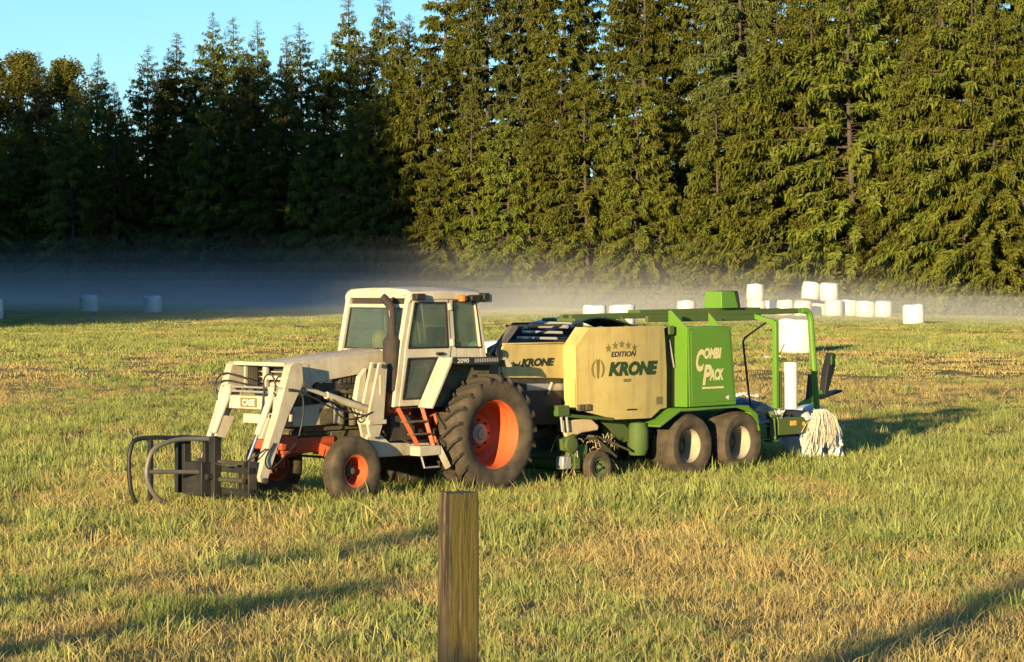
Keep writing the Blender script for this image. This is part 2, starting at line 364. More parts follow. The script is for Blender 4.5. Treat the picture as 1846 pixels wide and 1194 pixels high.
def axis_vals(lo, hi, fine_lo, fine_hi, fine, coarse_n):
    a = list(np.arange(fine_lo, fine_hi + 1e-6, fine))
    l = [fine_lo - (fine_lo - lo) * (k / coarse_n) ** 2.5 for k in range(coarse_n, 0, -1)]
    r = [fine_hi + (hi - fine_hi) * (k / coarse_n) ** 2.5 for k in range(1, coarse_n + 1)]
    return np.array(l + a + r)
gx = axis_vals(-3500, 3500, -70, 70, 0.8, 14); gy = axis_vals(-3000, 4000, -6, 330, 0.8, 14)
GX, GY = np.meshgrid(gx, gy); GZ = gz(GX, GY)
GV = np.stack([GX, GY, GZ], -1).reshape(-1, 3); nx_, ny_ = len(gx), len(gy)
ii = (np.arange(ny_ - 1)[:, None] * nx_ + np.arange(nx_ - 1)[None]).ravel()
gme = np_mesh('field', GV, None, np.stack([ii, ii + 1, ii + 1 + nx_, ii + nx_], -1), True)
field = link('field', gme, M['field_soil']); tag(field, kind='structure')

# ------------------------------------------------------------------ grass (stuff): clumps instanced on points
def clump_mesh(name, seed, n, rad, hmin, hmax, wid, lean, flat=0.0, seg=3):
    g = np.random.default_rng(seed); V = []; F3 = []; F4 = []; T = []
    for i in range(n):
        a = g.uniform(0, 6.283); r = rad * math.sqrt(g.uniform()); x, y = r * math.cos(a), r * math.sin(a)
        h = g.uniform(hmin, hmax) * (1 - 0.35 * r / rad); d = g.uniform(0, 6.283); dx, dy = math.cos(d), math.sin(d)
        ln = abs(g.normal(0, lean)) + 0.05; z0 = -0.02; fl = g.uniform() < flat
        if fl: L = h * 1.8; h = h * 0.25; ln = L / max(h, 0.01) * 0.9
        wv = wid * g.uniform(0.6, 1.4); o = g.uniform(0, 6.283); px, py = math.cos(o) * wv / 2, math.sin(o) * wv / 2
        b = len(V); tn = g.uniform(0, 1)
        for k in range(seg):
            t = k / seg; s = h * ln * t ** 1.7; ww = 1 - 0.55 * t
            V += [(x + dx * s - px * ww, y + dy * s - py * ww, z0 + h * t), (x + dx * s + px * ww, y + dy * s + py * ww, z0 + h * t)]
            T += [tn * 0.55 + 0.45 * t] * 2
        V.append((x + dx * h * ln, y + dy * h * ln, z0 + h * (1 - 0.12 * ln if not fl else 1))); T.append(tn * 0.55 + 0.45)
        for k in range(seg - 1): F4.append((b + 2 * k, b + 2 * k + 1, b + 2 * k + 3, b + 2 * k + 2))
        F3.append((b + 2 * seg - 2, b + 2 * seg - 1, b + 2 * seg))
    me = np_mesh(name, V, F3, F4, True)
    at = me.attributes.new('tint', 'FLOAT', 'POINT'); at.data.foreach_set('value', np.array(T, np.float32)); return me
gcol = bpy.data.collections.new('grass_clumps')
CL = []
def clump(i, me, mat):
    me.materials.append(mat); o = bpy.data.objects.new('clump_%02d' % i, me); gcol.objects.link(o); CL.append(o)
for i in range(4): clump(i, clump_mesh('c', 10 + i, 58, 0.19, 0.05, 0.20, 0.0105, 0.55), M['grass_green'])                 # lush
for i in range(4): clump(4 + i, clump_mesh('c', 30 + i, 54, 0.24, 0.03, 0.23, 0.0085, 0.9, 0.45), M['grass_dry'])        # straw
for i in range(3): clump(8 + i, clump_mesh('c', 50 + i, 60, 0.55, 0.09, 0.22, 0.030, 0.5, 0.0, 2), M['grass_green'])     # coarse, far
for i in range(3): clump(11 + i, clump_mesh('c', 70 + i, 50, 0.55, 0.07, 0.17, 0.024, 0.6, 0.25, 2), M['grass_dry'])     # coarse straw, far
rg = np.random.default_rng(3)
def scatter(y0, y1, per_m2, marg=1.3):
    n = int(per_m2 * 0.1923 * marg * (y1 ** 2 - y0 ** 2)); y = np.sqrt(rg.uniform(y0 ** 2, y1 ** 2, n)); x = rg.uniform(-1, 1, n) * 0.1923 * marg * y
    return x, y
def dryness(x, y):
    d = (fbm(x * 0.45, y * 0.16, 21) - 0.5) * 1.5 + (fbm(x * 1.4, y * 0.6, 31) - 0.5) * 1.1
    band = np.interp(y, [0, 20, 27, 31, 44, 54, 62, 72, 92, 104, 150, 184, 188, 196, 200, 300], [0.84, 0.82, 0.72, 0.32, 0.10, 0.20, 0.42, 0.66, 0.58, 0.32, 0.26, 0.26, 0.75, 0.75, 0.3, 0.25])
    band = band + 0.22 * np.clip((x - 4) / 8, 0, 1) * np.where((y > 30) & (y < 100), 1, 0)
    return band + d
X = []; Y = []; P = []; SC = []
for (y0, y1, dens, far) in ((13, 26, 30, 0), (26, 48, 26, 0), (48, 75, 12, 0), (75, 130, 3.2, 1), (130, 235, 1.6, 1)):
    x, y = scatter(y0, y1, dens); dr = dryness(x, y); dry = dr > rg.uniform(0.08, 0.85, len(x)) * np.where(y < 60, 1, 0.5) + np.where(y < 60, 0, 0.22)
    pk = np.where(dry, rg.integers(11, 14, len(x)) if far else rg.integers(4, 8, len(x)), rg.integers(8, 11, len(x)) if far else rg.integers(0, 4, len(x)))
    sc = (rg.uniform(0.5, 1.0, len(x)) + 0.6 * (rg.uniform(0, 1, len(x)) < 0.10)) * np.where(dry, 0.9, 0.75 + 0.55 * fbm(x * 0.8, y * 0.8, 77)) * (0.75 + 0.5 * fbm(x * 0.15, y * 0.3, 99)) * np.interp(y, [24, 33, 46, 60], [1.0, 1.6, 1.6, 1.0])
    X.append(x); Y.append(y); P.append(pk); SC.append(sc)
X = np.concatenate(X); Y = np.concatenate(Y); P = np.concatenate(P); SC = np.concatenate(SC)
GP = np.stack([X, Y, gz(X, Y)], -1)
pme = bpy.data.meshes.new('grass'); pme.vertices.add(len(GP)); pme.vertices.foreach_set('co', GP.astype(np.float32).ravel())
a = pme.attributes.new('pick', 'INT', 'POINT'); a.data.foreach_set('value', P.astype(np.int32))
a = pme.attributes.new('size', 'FLOAT', 'POINT'); a.data.foreach_set('value', SC.astype(np.float32))
a = pme.attributes.new('spin', 'FLOAT', 'POINT'); a.data.foreach_set('value', rg.uniform(0, 6.283, len(GP)).astype(np.float32))
grass = link('grass', pme); tag(grass, 'ragged green and straw coloured grass covering the mown field', 'grass', kind='stuff')
ng = bpy.data.node_groups.new('scatter_grass', 'GeometryNodeTree')
ng.interface.new_socket('Geometry', in_out='INPUT', socket_type='NodeSocketGeometry'); ng.interface.new_socket('Geometry', in_out='OUTPUT', socket_type='NodeSocketGeometry')
gi = ng.nodes.new('NodeGroupInput'); go = ng.nodes.new('NodeGroupOutput')
ci = ng.nodes.new('GeometryNodeCollectionInfo'); ci.inputs['Collection'].default_value = gcol; ci.inputs['Separate Children'].default_value = True; ci.inputs['Reset Children'].default_value = True
ip = ng.nodes.new('GeometryNodeInstanceOnPoints'); ip.inputs['Pick Instance'].default_value = True
def named(nm, t):
    n = ng.nodes.new('GeometryNodeInputNamedAttribute'); n.data_type = t; n.inputs['Name'].default_value = nm; return n.outputs['Attribute']
cx = ng.nodes.new('ShaderNodeCombineXYZ'); ng.links.new(named('spin', 'FLOAT'), cx.inputs[2])
ng.links.new(gi.outputs[0], ip.inputs['Points']); ng.links.new(ci.outputs[0], ip.inputs['Instance']); ng.links.new(named('pick', 'INT'), ip.inputs['Instance Index'])
ng.links.new(cx.outputs[0], ip.inputs['Rotation']); ng.links.new(named('size', 'FLOAT'), ip.inputs['Scale']); ng.links.new(ip.outputs[0], go.inputs[0])
grass.modifiers.new('scatter', 'NODES').node_group = ng

# ------------------------------------------------------------------ trees
def leafset(P, D, L, W, g, tint):
    """a folded diamond for each twig: position P, direction D, length L, width W"""
    n = len(P); D = D / np.linalg.norm(D, axis=1, keepdims=True)
    r = g.normal(size=(n, 3)); S_ = np.cross(D, r); S_ /= np.linalg.norm(S_, axis=1, keepdims=True) + 1e-9
    U = np.cross(S_, D); m = P + D * (L * 0.45)[:, None] - U * (W * 0.3)[:, None]
    V = np.stack([P, m + S_ * (W / 2)[:, None], P + D * L[:, None], m - S_ * (W / 2)[:, None]], 1).reshape(-1, 3)
    b = np.arange(n)[:, None] * 4; F = np.concatenate([b + [0, 1, 2], b + [0, 2, 3]]).astype(np.int32)
    return V, F, np.repeat(tint, 4)
def conifer(seed, H, R, cb, droop=0.25, dens=1.0, twig=1.0, shape=0.75, mat='needles', tip=4.0):
    g = np.random.default_rng(seed); PV = []; PD = []; PL = []; PW = []; PT = []
    tr = MB(); tr.tube([(0, 0, -0.6), (0, 0, H * 0.3), (0.1 * g.normal(), 0.1 * g.normal(), H * 0.65), (0, 0, H)], [H * 0.009 + 0.06, H * 0.008, H * 0.004, 0.012], 7)
    z = cb; lop = g.uniform(0, 6.283)
    while z < H - 0.15:
        t = (z - cb) / (H - cb); top = H - z
        prof = R * (1 - t) ** shape * min(1, 0.82 + t * 2.0) + 0.12
        if top < tip: prof = min(prof, 0.22 + 0.36 * top)
        nb = max(3, int(g.integers(5, 9) * dens)) if top > tip else int(g.integers(4, 6))
        a0 = g.uniform(0, 6.283)
        for k in range(nb):
            if g.uniform() < 0.12 and t < 0.8: continue
            a = a0 + 6.283 * k / nb + g.normal(0, 0.25); Lb = prof * g.uniform(0.6, 1.15) * (1 + 0.12 * math.cos(a - lop)); zz = z + g.uniform(-0.25, 0.25)
            e0 = 0.05 + 0.55 * t ** 2 + g.normal(0, 0.08); sag = droop * (1.3 - t) + g.normal(0, 0.06)
            o = np.array([math.cos(a), math.sin(a), 0]); sd = np.array([-o[1], o[0], 0])
            n = int(Lb / 0.075 * min(1, dens)) + 5; s = g.uniform(0.15, 1, n) ** 0.7
            p = np.outer(Lb * s, o); p[:, 2] += zz + Lb * (e0 * s - sag * s ** 2 + 0.08 * s ** 4)
            p += g.normal(0, 0.07, p.shape); big = min(1.0, 0.30 + top / 9.0)
            bl = (0.17 + 0.34 * (1 - s)) * twig * big
            for sign in (-1, 1):
                d = o * 0.55 + np.outer(sign * g.uniform(0.3, 1.2, n), sd); d[:, 2] += -0.35 - droop + g.normal(0, 0.3, n) + 0.5 * t
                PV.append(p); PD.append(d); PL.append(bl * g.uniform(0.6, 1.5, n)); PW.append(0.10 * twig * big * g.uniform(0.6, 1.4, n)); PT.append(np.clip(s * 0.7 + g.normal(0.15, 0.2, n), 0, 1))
            if top > 1.6:
                nh = int(n * 1.0); q = g.integers(0, n, nh); d = g.normal(0, 0.25, (nh, 3)) + o * 0.3; d[:, 2] = -1
                PV.append(p[q]); PD.append(d); PL.append(g.uniform(0.15, 0.62, nh) * twig * big); PW.append(0.105 * twig * big * g.uniform(0.6, 1.3, nh)); PT.append(np.clip(g.normal(0.4, 0.25, nh), 0, 1))
            q = [(0, 0, zz)] + [tuple(o * Lb * u + np.array([0, 0, zz + Lb * (e0 * u - sag * u * u + 0.08 * u ** 4)])) for u in (0.5, 0.97)]
            tr.tube(q, [0.010 + 0.010 * Lb, 0.006 + 0.006 * Lb, 0.005], 3)
        z += (0.36 + 0.08 * t + g.uniform(0, 0.35)) / max(0.6, dens) if top > tip else 0.38 + g.uniform(0, 0.15)
    n = 14; PV.append(np.stack([g.normal(0, 0.02, n), g.normal(0, 0.02, n), np.linspace(H - 0.9, H, n)], 1)); d = g.normal(0, 0.5, (n, 3)); d[:, 2] = 0.8; PD.append(d); PL.append(np.full(n, 0.25)); PW.append(np.full(n, 0.06)); PT.append(np.full(n, 0.6))
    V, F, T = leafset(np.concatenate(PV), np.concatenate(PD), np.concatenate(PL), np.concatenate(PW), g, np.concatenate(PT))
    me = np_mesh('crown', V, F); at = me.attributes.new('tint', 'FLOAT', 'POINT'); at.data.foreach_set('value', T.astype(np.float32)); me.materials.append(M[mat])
    tm = tr.mesh('trunk', 60); tm.materials.append(M['bark']); return tm, me
def leafcloud(g, blobs, n_per, size):
    PV = []; PT = []
    for (c, r, k) in blobs:
        n = int(n_per * k); d = g.normal(size=(n, 3)); d /= np.linalg.norm(d, axis=1, keepdims=True)
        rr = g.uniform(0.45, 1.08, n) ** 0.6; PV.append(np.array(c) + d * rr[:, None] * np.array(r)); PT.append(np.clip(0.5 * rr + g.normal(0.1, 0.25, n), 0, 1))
    P_ = np.concatenate(PV); D = g.normal(size=P_.shape); D[:, 2] -= 0.4; n = len(P_)
    return leafset(P_, D, size * g.uniform(0.6, 1.5, n), size * 0.6 * g.uniform(0.6, 1.4, n), g, np.concatenate(PT))
def broadleaf(seed, H, R):
    g = np.random.default_rng(seed); tr = MB(); tr.tube([(0, 0, -0.5), (0, 0, H * 0.4), (0.2, 0, H * 0.8)], [0.28, 0.2, 0.06], 8)
    bl = []
    for k in range(120):
        t = g.uniform(0.15, 1); a = g.uniform(0, 6.283); pr = R * math.sin(min(1, (1.06 - t) * 1.6) * 1.5) * g.uniform(0.3, 0.9)
        c = (pr * math.cos(a), pr * math.sin(a), H * t - 0.6); q = g.uniform(0.7, 1.3); bl.append((c, (q, q, q * 0.8), q))
        tr.tube([(0, 0, H * t * 0.7), (c[0] * 0.6, c[1] * 0.6, c[2] - 0.4), c], [0.07, 0.04, 0.012], 3)
    V, F, T = leafcloud(g, bl, 210, 0.26); me = np_mesh('crown', V, F); at = me.attributes.new('tint', 'FLOAT', 'POINT'); at.data.foreach_set('value', T.astype(np.float32)); me.materials.append(M['broadleaf'])
    tm = tr.mesh('trunk', 60); tm.materials.append(M['bark']); return tm, me

# prototypes: low dense ones for the front row, tall open ones behind, spires for the skyline
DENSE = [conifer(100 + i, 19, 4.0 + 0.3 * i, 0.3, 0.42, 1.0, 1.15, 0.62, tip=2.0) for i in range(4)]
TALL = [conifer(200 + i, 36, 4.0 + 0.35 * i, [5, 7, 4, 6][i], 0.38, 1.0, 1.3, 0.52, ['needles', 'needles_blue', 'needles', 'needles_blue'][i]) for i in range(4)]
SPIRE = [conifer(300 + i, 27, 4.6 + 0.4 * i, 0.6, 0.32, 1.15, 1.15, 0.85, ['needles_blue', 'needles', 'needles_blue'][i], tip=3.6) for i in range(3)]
BROAD = [broadleaf(400 + i, 22, 4.6) for i in range(2)]
rt = random.Random(11)
def tree(name, proto, x, y, H, H0, label, group, wide=1.0):
    r = empty(name, (x, y, gz1(x, y) - 0.1), rt.uniform(0, 6.283)); s = H / H0; r.scale = (s * wide, s * wide, s)
    r.rotation_euler[0] = rt.gauss(0, 0.012); r.rotation_euler[1] = rt.gauss(0, 0.012)
    link('trunk', proto[0], None, r); link('crown', proto[1], None, r); return tag(r, label, 'tree', group)
ORD = ['first', 'second', 'third', 'fourth', 'fifth', 'sixth', 'seventh', 'eighth', 'ninth', 'tenth', 'eleventh', 'twelfth', 'thirteenth', 'fourteenth', 'fifteenth', 'sixteenth', 'seventeenth', 'eighteenth', 'nineteenth', 'twentieth']
ORD += ['twenty-' + o for o in ORD[:9]] + ['thirtieth'] + ['thirty-' + o for o in ORD[:9]] + ['fortieth'] + ['forty-' + o for o in ORD[:9]] + ['fiftieth']
def depth(px): return 271 - 74 * px / 1846
def at_px(px, d): return (px - 923) / 4800 * d
# skyline of the shaded left part: (pixel column, pixel row of the tip, kind)
sky_tops = [(-90, 120, 'S'), (-40, 95, 'B'), (18, 84, 'B'), (72, 96, 'S'), (104, 96, 'B'), (135, 150, 'S'), (172, 98, 'S'), (222, 150, 'S'), (268, 84, 'S'), (296, 88, 'S'), (323, 62, 'S'), (352, 110, 'S'), (380, 24, 'S'), (419, 34, 'S'), (446, 90, 'S'), (468, 40, 'S'), (507, 66, 'S'), (547, 42, 'S'), (584, 82, 'S'), (626, -16, 'S'), (655, 60, 'S'), (690, -25, 'S'), (722, 40, 'S')]
nc = nb_ = 0
for i, (px, py, k) in enumerate(sky_tops):
    d = depth(px) + rt.uniform(2, 9); x = at_px(px, d); H = (505 - py) / 4800 * d + 3.15 - gz1(x, d) + 0.1
    inside = 0 <= px
    if k == 'B':
        lab = ['round-crowned leafy tree beyond the left picture edge', 'yellow-lit leafy tree at the far left end of the treeline', 'yellow-topped leafy tree behind the second dark spruce from the left'][nb_]; nb_ += 1
        tree('broadleaf_tree', BROAD[i % 2], x, d + 6, H, 22, lab, 'leafy trees at the left end of the treeline', 1.15)
    else:
        if inside: lab = ORD[nc] + ' pointed spruce from the left along the shaded skyline'; nc += 1
        else: lab = 'dark spruce just beyond the left picture edge'
        tree('spruce_tree', SPIRE[i % 3], x, d, H, 27, lab, 'pointed spruces of the left skyline', rt.uniform(1.1, 1.45))
# dense front row, left (in shade) and right (in sun)
n = 0; px = -110
while px < 1990:
    d = depth(px) - rt.uniform(0, 6) + (rt.uniform(0, 6) if px < 740 else 0); x = at_px(px, d)
    left = px < 740
    H = rt.uniform(16, 21.5) if left else rt.choice((rt.uniform(10, 15), rt.uniform(15, 20), rt.uniform(19, 27))) + 2.0 * min(1, max(0, px - 740) / 900)
    where = 'in the dark left half of the treeline' if left else 'in the sunlit part of the treeline'
    vis = 0 <= px <= 1846
    if vis: lab = ORD[n] + ' low fir from the left, front row, ' + where; n += 1
    else: lab = 'low dense fir of the front row just beyond the ' + ('left' if px < 0 else 'right') + ' picture edge'
    tree('fir_tree', DENSE[rt.randrange(4)], x, d, H, 19, lab, 'dense firs in the front row of the treeline', rt.uniform(0.95, 1.2))
    px += rt.uniform(26, 44) if left else rt.uniform(34, 62)
# tall open trees behind, right of the shade line
n = 0; px = 740
while px < 1990:
    d = depth(px) + rt.uniform(2, 12); x = at_px(px, d); H = rt.uniform(30, 38) + 3 * min(1, max(0, px - 900) / 700)
    if px < 800: H = 27
    vis = px <= 1846
    if vis: lab = ORD[n] + ' tall fir from the left rising behind the sunlit front row'; n += 1
    else: lab = 'tall fir rising beyond the right picture edge'
    tree('tall_fir_tree', TALL[rt.randrange(4)], x, d, H, 36, lab, 'tall firs behind the sunlit front row', rt.uniform(0.9, 1.15))
    px += rt.uniform(32, 62)
n = 0; px = -130
while px < 2000:
    d = depth(px) + rt.uniform(13, 20); x = at_px(px, d)
    tree('fir_tree', DENSE[rt.randrange(4)], x, d, rt.uniform(13, 17), 19, 'fir deep in the wood, glimpsed between the trunks of the treeline', 'firs deep in the wood', rt.uniform(1.1, 1.35)); px += rt.uniform(60, 85)
# trees left of the picture whose shade falls over the far left field and treeline
hs, hc, te = math.sin(SUN_AZ), math.cos(SUN_AZ), math.tan(SUN_EL); shade = []
for row, kk in ((0, 62), (1, 70)):
    for px in np.arange(-150 + row * 16, 775, 33):
        d = depth(px) - 2; x = at_px(px, d); zt = float(np.interp(px, [-200, 620, 700, 760, 780], [22.0, 22.0, 16, 8, 3])); k = kk
        while -(x - hs * k) < 0.1923 * (d - hc * k) + 9.0: k += 2
        shade.append((x - hs * k, d - hc * k, zt + te * k + 3.5))
for d in np.arange(127, 232, 9.0):
    x = -24.5 + (d - 125) * 0.23 - 1.8
    while x > -0.1923 * d - 5:
        k = 44 + rt.uniform(0, 10)
        while -(x - hs * k) < 0.1923 * (d - hc * k) + 9.5: k += 2
        shade.append((x - hs * k, d - hc * k, te * k + 3.6 + min(2.0, max(0, d - 150) * 0.05))); x -= 6.0
for i, (x, y, H) in enumerate(shade):
    tree('fir_tree', DENSE[i % 4], x, y, H, 19, 'fir beyond the left picture edge shading the far field', 'firs left of the picture', 0.68 if H > 20 else 1.75)
# undergrowth along the foot of the treeline
g = np.random.default_rng(8); blobs = []
for px in np.arange(-120, 1990, 9):
    d = depth(px) - g.uniform(4, 7); x = at_px(px, d) + g.normal(0, 0.5); h = g.uniform(0.5, 1.6) * (1.35 if px > 1500 else 0.9)
    blobs.append(((x, d, gz1(x, d) + h * 0.5), (g.uniform(0.7, 1.4), g.uniform(0.7, 1.2), h * 0.75), 1.0))
V, F, T = leafcloud(g, blobs, 110, 0.30); me = np_mesh('undergrowth', V, F); at = me.attributes.new('tint', 'FLOAT', 'POINT'); at.data.foreach_set('value', T.astype(np.float32))
ug = link('undergrowth', me, M['shrub_leaf']); tag(ug, 'low tangled undergrowth along the foot of the treeline', 'undergrowth', kind='stuff')

# ------------------------------------------------------------------ ground mist lying in front of the trees
def mist(i, cx_, cy_, ax, ay, top, dens, rot=-0.75):
    b = MB(); n = 40; m = 7; vs = [(cx_, cy_, top)]; ca, sa = math.cos(rot), math.sin(rot)
    rings = [(0.3, 1.0), (0.55, 0.97), (0.75, 0.88), (0.9, 0.66), (1.0, 0.28), (1.0, -0.6)]
    V = [(cx_, cy_, top)]; F_ = []
    for (r, hz) in rings:
        for k in range(n):
            t = 6.28318 * k / n; rr = r * (1 + 0.08 * math.sin(3 * t + i) + 0.05 * math.sin(5 * t + 2 * i)); x, y = ax * rr * math.cos(t), ay * rr * math.sin(t)
            V.append((cx_ + x * ca - y * sa, cy_ + x * sa + y * ca, (0.45 + (top - 0.45) * hz if hz > 0 else -1.5) + (0.12 + 0.04 * top) * math.sin(4 * t + i * 1.7) * (0.2 < hz < 1)))
    for k in range(n):
        k2 = (k + 1) % n; F_.append((0, 1 + k, 1 + k2))
        for q in range(len(rings) - 1): F_.append((1 + q * n + k, 1 + (q + 1) * n + k, 1 + (q + 1) * n + k2, 1 + q * n + k2))
    F_.append(tuple(1 + (len(rings) - 1) * n + k for k in range(n - 1, -1, -1)))
    b.add(V, F_); mt, nt, out = new_mat('mist_%d' % i); pv = N(nt, 'ShaderNodeVolumePrincipled'); pv.inputs['Color'].default_value = (1, 1, 1, 1); pv.inputs['Density'].default_value = dens; pv.inputs['Anisotropy'].default_value = 0.0
    nt.links.new(pv.outputs[0], out.inputs['Volume']); o = b.build('haze', mt, smooth=60); tag(o, kind='stuff'); return o
for i, (top, dens, ay_, ax_) in enumerate(((1.6, 0.0030, 92, 108), (2.0, 0.0030, 72, 102), (2.5, 0.0030, 48, 96), (3.1, 0.0028, 43, 92), (3.8, 0.0024, 39, 88), (4.6, 0.0018, 36, 84), (5.6, 0.0012, 33, 80), (6.8, 0.0007, 30, 76))):
    mist(i, -24 - i * 1.2, 223 + i * 1.2, ax_, ay_, top, dens, -0.70)
# ------------------------------------------------------------------ lettering
def text_geo(s, bold=0.0, shear=0.0):
    c = bpy.data.curves.new('t', 'FONT'); c.body = s; c.offset = bold; c.shear = shear; c.resolution_u = 4; c.fill_mode = 'FRONT'
    o = bpy.data.objects.new('t', c); COL.objects.link(o); dg = bpy.context.evaluated_depsgraph_get(); dg.update()
    me = bpy.data.meshes.new_from_object(o.evaluated_get(dg)); vs = [tuple(v.co) for v in me.vertices]; fs = [tuple(p.vertices) for p in me.polygons]
    bpy.data.objects.remove(o); bpy.data.curves.remove(c); bpy.data.meshes.remove(me); return vs, fs
def fit(vs, w, h):
    x0, x1 = min(v[0] for v in vs), max(v[0] for v in vs); y0, y1 = min(v[1] for v in vs), max(v[1] for v in vs)
    return [((v[0] - x0) / (x1 - x0) * w, (v[1] - y0) / (y1 - y0) * h) for v in vs]
def decal(name, geo, w, h, fn, mat, parent):
    vs, fs = geo; q = fit(vs, w, h); b = MB(); b.add([fn(u, v) for u, v in q], fs); return b.build(name, mat, parent, smooth=0, recalc=False)

# ------------------------------------------------------------------ wheels
def wheel(parent, nm, x, y, z, R, W, rimR, mt, mr, side, lugs=0, ribs=0, dish=0.12, hubR=0.13, hubmat=None, face=None):
    """tyre and rim as parts; lugs are pieces of the tyre, hub and nuts pieces of the rim. side=+1: outer face to +y"""
    h = W / 2; k = 1.0 if not lugs else 0.935
    prof = [(rimR + 0.01, -h * 0.72), (rimR + 0.05, -h * 0.92), ((R + rimR) / 2, -h), (R * k - (R - rimR) * 0.16, -h * 0.97), (R * k - 0.02, -h * 0.82), (R * k, -h * 0.6)]
    if ribs:
        xs = np.linspace(-h * 0.58, h * 0.58, ribs * 2)
        for j, xx in enumerate(xs[1:-1]):
            dp = 0.0 if (j // 1) % 2 == 0 else 0.0
        prof2 = []
        edges = np.linspace(-h * 0.6, h * 0.6, ribs + 1)
        for j in range(ribs):
            a_, b_ = edges[j] + 0.008, edges[j + 1] - 0.008; prof2 += [(R * k - 0.018, edges[j] + 0.001), (R * k, a_), (R * k, b_), (R * k - 0.018, edges[j + 1] - 0.001)]
        prof = prof + prof2
    prof = prof + [(r, -hh) for r, hh in reversed(prof[:6])]
    b = MB(); b.lathe(prof, 56, 'y'); ty = b.build(nm + '_tyre', mt, parent, loc=(x, y, z), smooth=50)
    if lugs:
        lb = MB(); Rm = R * k
        # chevron bar from the centre line to the shoulder, wrapped on the tread
        def pt(ang, yy, r): return (r * math.cos(ang), yy, r * math.sin(ang))
        st = [(0.0, -0.02), (0.10, 0.35 * h), (0.20, 0.75 * h), (0.25, 0.99 * h)]; wv = 0.028 / Rm; vs = []
        for q, (an, yy) in enumerate(st):
            rb = Rm - 0.015 if q < 3 else Rm - 0.09; rt_ = R if q < 2 else (R - 0.008 if q == 2 else R - 0.05)
            vs += [pt(an - wv, yy, rb), pt(an + wv, yy, rb), pt(an + wv * 0.75, yy, rt_), pt(an - wv * 0.75, yy, rt_)]
        fs = [(0, 1, 2, 3), (15, 14, 13, 12)]
        for q in range(3):
            for e in range(4): fs.append((q * 4 + e, q * 4 + 4 + e, q * 4 + 4 + (e + 1) % 4, q * 4 + (e + 1) % 4))
        lb.add(vs, fs); m1 = lb.mesh('tread_lug', 0); m1.materials.append(M['tyre_clean'])
        lb2 = MB(); lb2.add([(a_, -b_, c_) for a_, b_, c_ in vs], [tuple(reversed(f)) for f in fs]); m2 = lb2.mesh('tread_lug', 0); m2.materials.append(M['tyre_clean'])
        for q in range(lugs):
            for half, me in ((0, m1), (0.5, m2)):
                o = link('tread_lug', me, None, ty); o.rotation_euler = (0, -(2 * math.pi * (q + half) / lugs), 0)
    s = side; rp = [(rimR + 0.035, h * 0.80), (rimR + 0.035, h * 0.76), (rimR + 0.005, h * 0.74), (rimR - 0.02, h * 0.55), (rimR - 0.03, h * 0.5 - dish), (rimR * 0.72, h * 0.42 - dish * 1.25), (rimR * 0.62, h * 0.5 - dish * 1.1), (hubR, h * 0.5 - dish * 0.95), (0.001, h * 0.5 - dish * 0.95)]
    b = MB(); b.lathe([(r, s * yy) for r, yy in rp[:5]], 48, 'y'); b.lathe([(rimR + 0.03, -s * h * 0.74), (rimR - 0.02, -s * h * 0.5), (rimR - 0.03, s * (h * 0.5 - dish))], 48, 'y')
    rim = b.build(nm + '_rim', mr, parent, loc=(x, y, z), smooth=40)
    b = MB(); b.lathe([(rimR - 0.03, s * (h * 0.5 - dish))] + [(r, s * (yy - 0.002)) for r, yy in rp[5:]], 48, 'y'); b.build('wheel_disc', M['disc_rust'] if nm in ('rear', 'front') else M['disc_dark'], rim, smooth=40)
    yb = h * 0.5 - dish * 0.95; hb = MB(); hb.lathe([(hubR, s * (yb - 0.01)), (hubR, s * (yb + 0.04)), (hubR * 0.62, s * (yb + 0.06)), (hubR * 0.55, s * (yb + 0.09)), (0.001, s * (yb + 0.095))], 24, 'y'); hb.build('hub', hubmat or mr, rim)
    nb = 8
    nutm = MB(); nutm.lathe([(0.018, 0), (0.018, s * 0.03), (0.001, s * 0.032)], 6, 'y'); nm_ = nutm.mesh('wheel_nut', 0); nm_.materials.append(M['dark_iron'])
    for q in range(nb):
        t = 6.2832 * q / nb; link('wheel_nut', nm_, None, rim, (hubR * 1.35 * math.cos(t), s * yb, hubR * 1.35 * math.sin(t)))
    return ty, rim

# ------------------------------------------------------------------ tractor (x forward, y to its left, z up)
TX, TY = -1.0, 39.72
tr = empty('tractor', (TX, TY, 0.0), R_(226.5))
tag(tr, 'white and orange farm tractor with cab and front loader, standing in the grass', 'tractor')
WP, WC, OR, BK, IR = M['white_paint'], M['white_clean'], M['orange_paint'], M['black_steel'], M['dark_iron']
for s in (1, -1):
    wheel(tr, 'rear', 0, s * 0.84, 0.885, 0.89, 0.52, 0.49, M['tyre'], M['orange_rim'], s, lugs=22, dish=0.29, hubR=0.15, hubmat=M['rim_cream'])
    wheel(tr, 'front', 2.67, s * 0.82, 0.48, 0.485, 0.24, 0.215, M['tyre'], M['orange_rim'], s, ribs=4, dish=0.13, hubR=0.075, hubmat=M['machinery_dirt'])
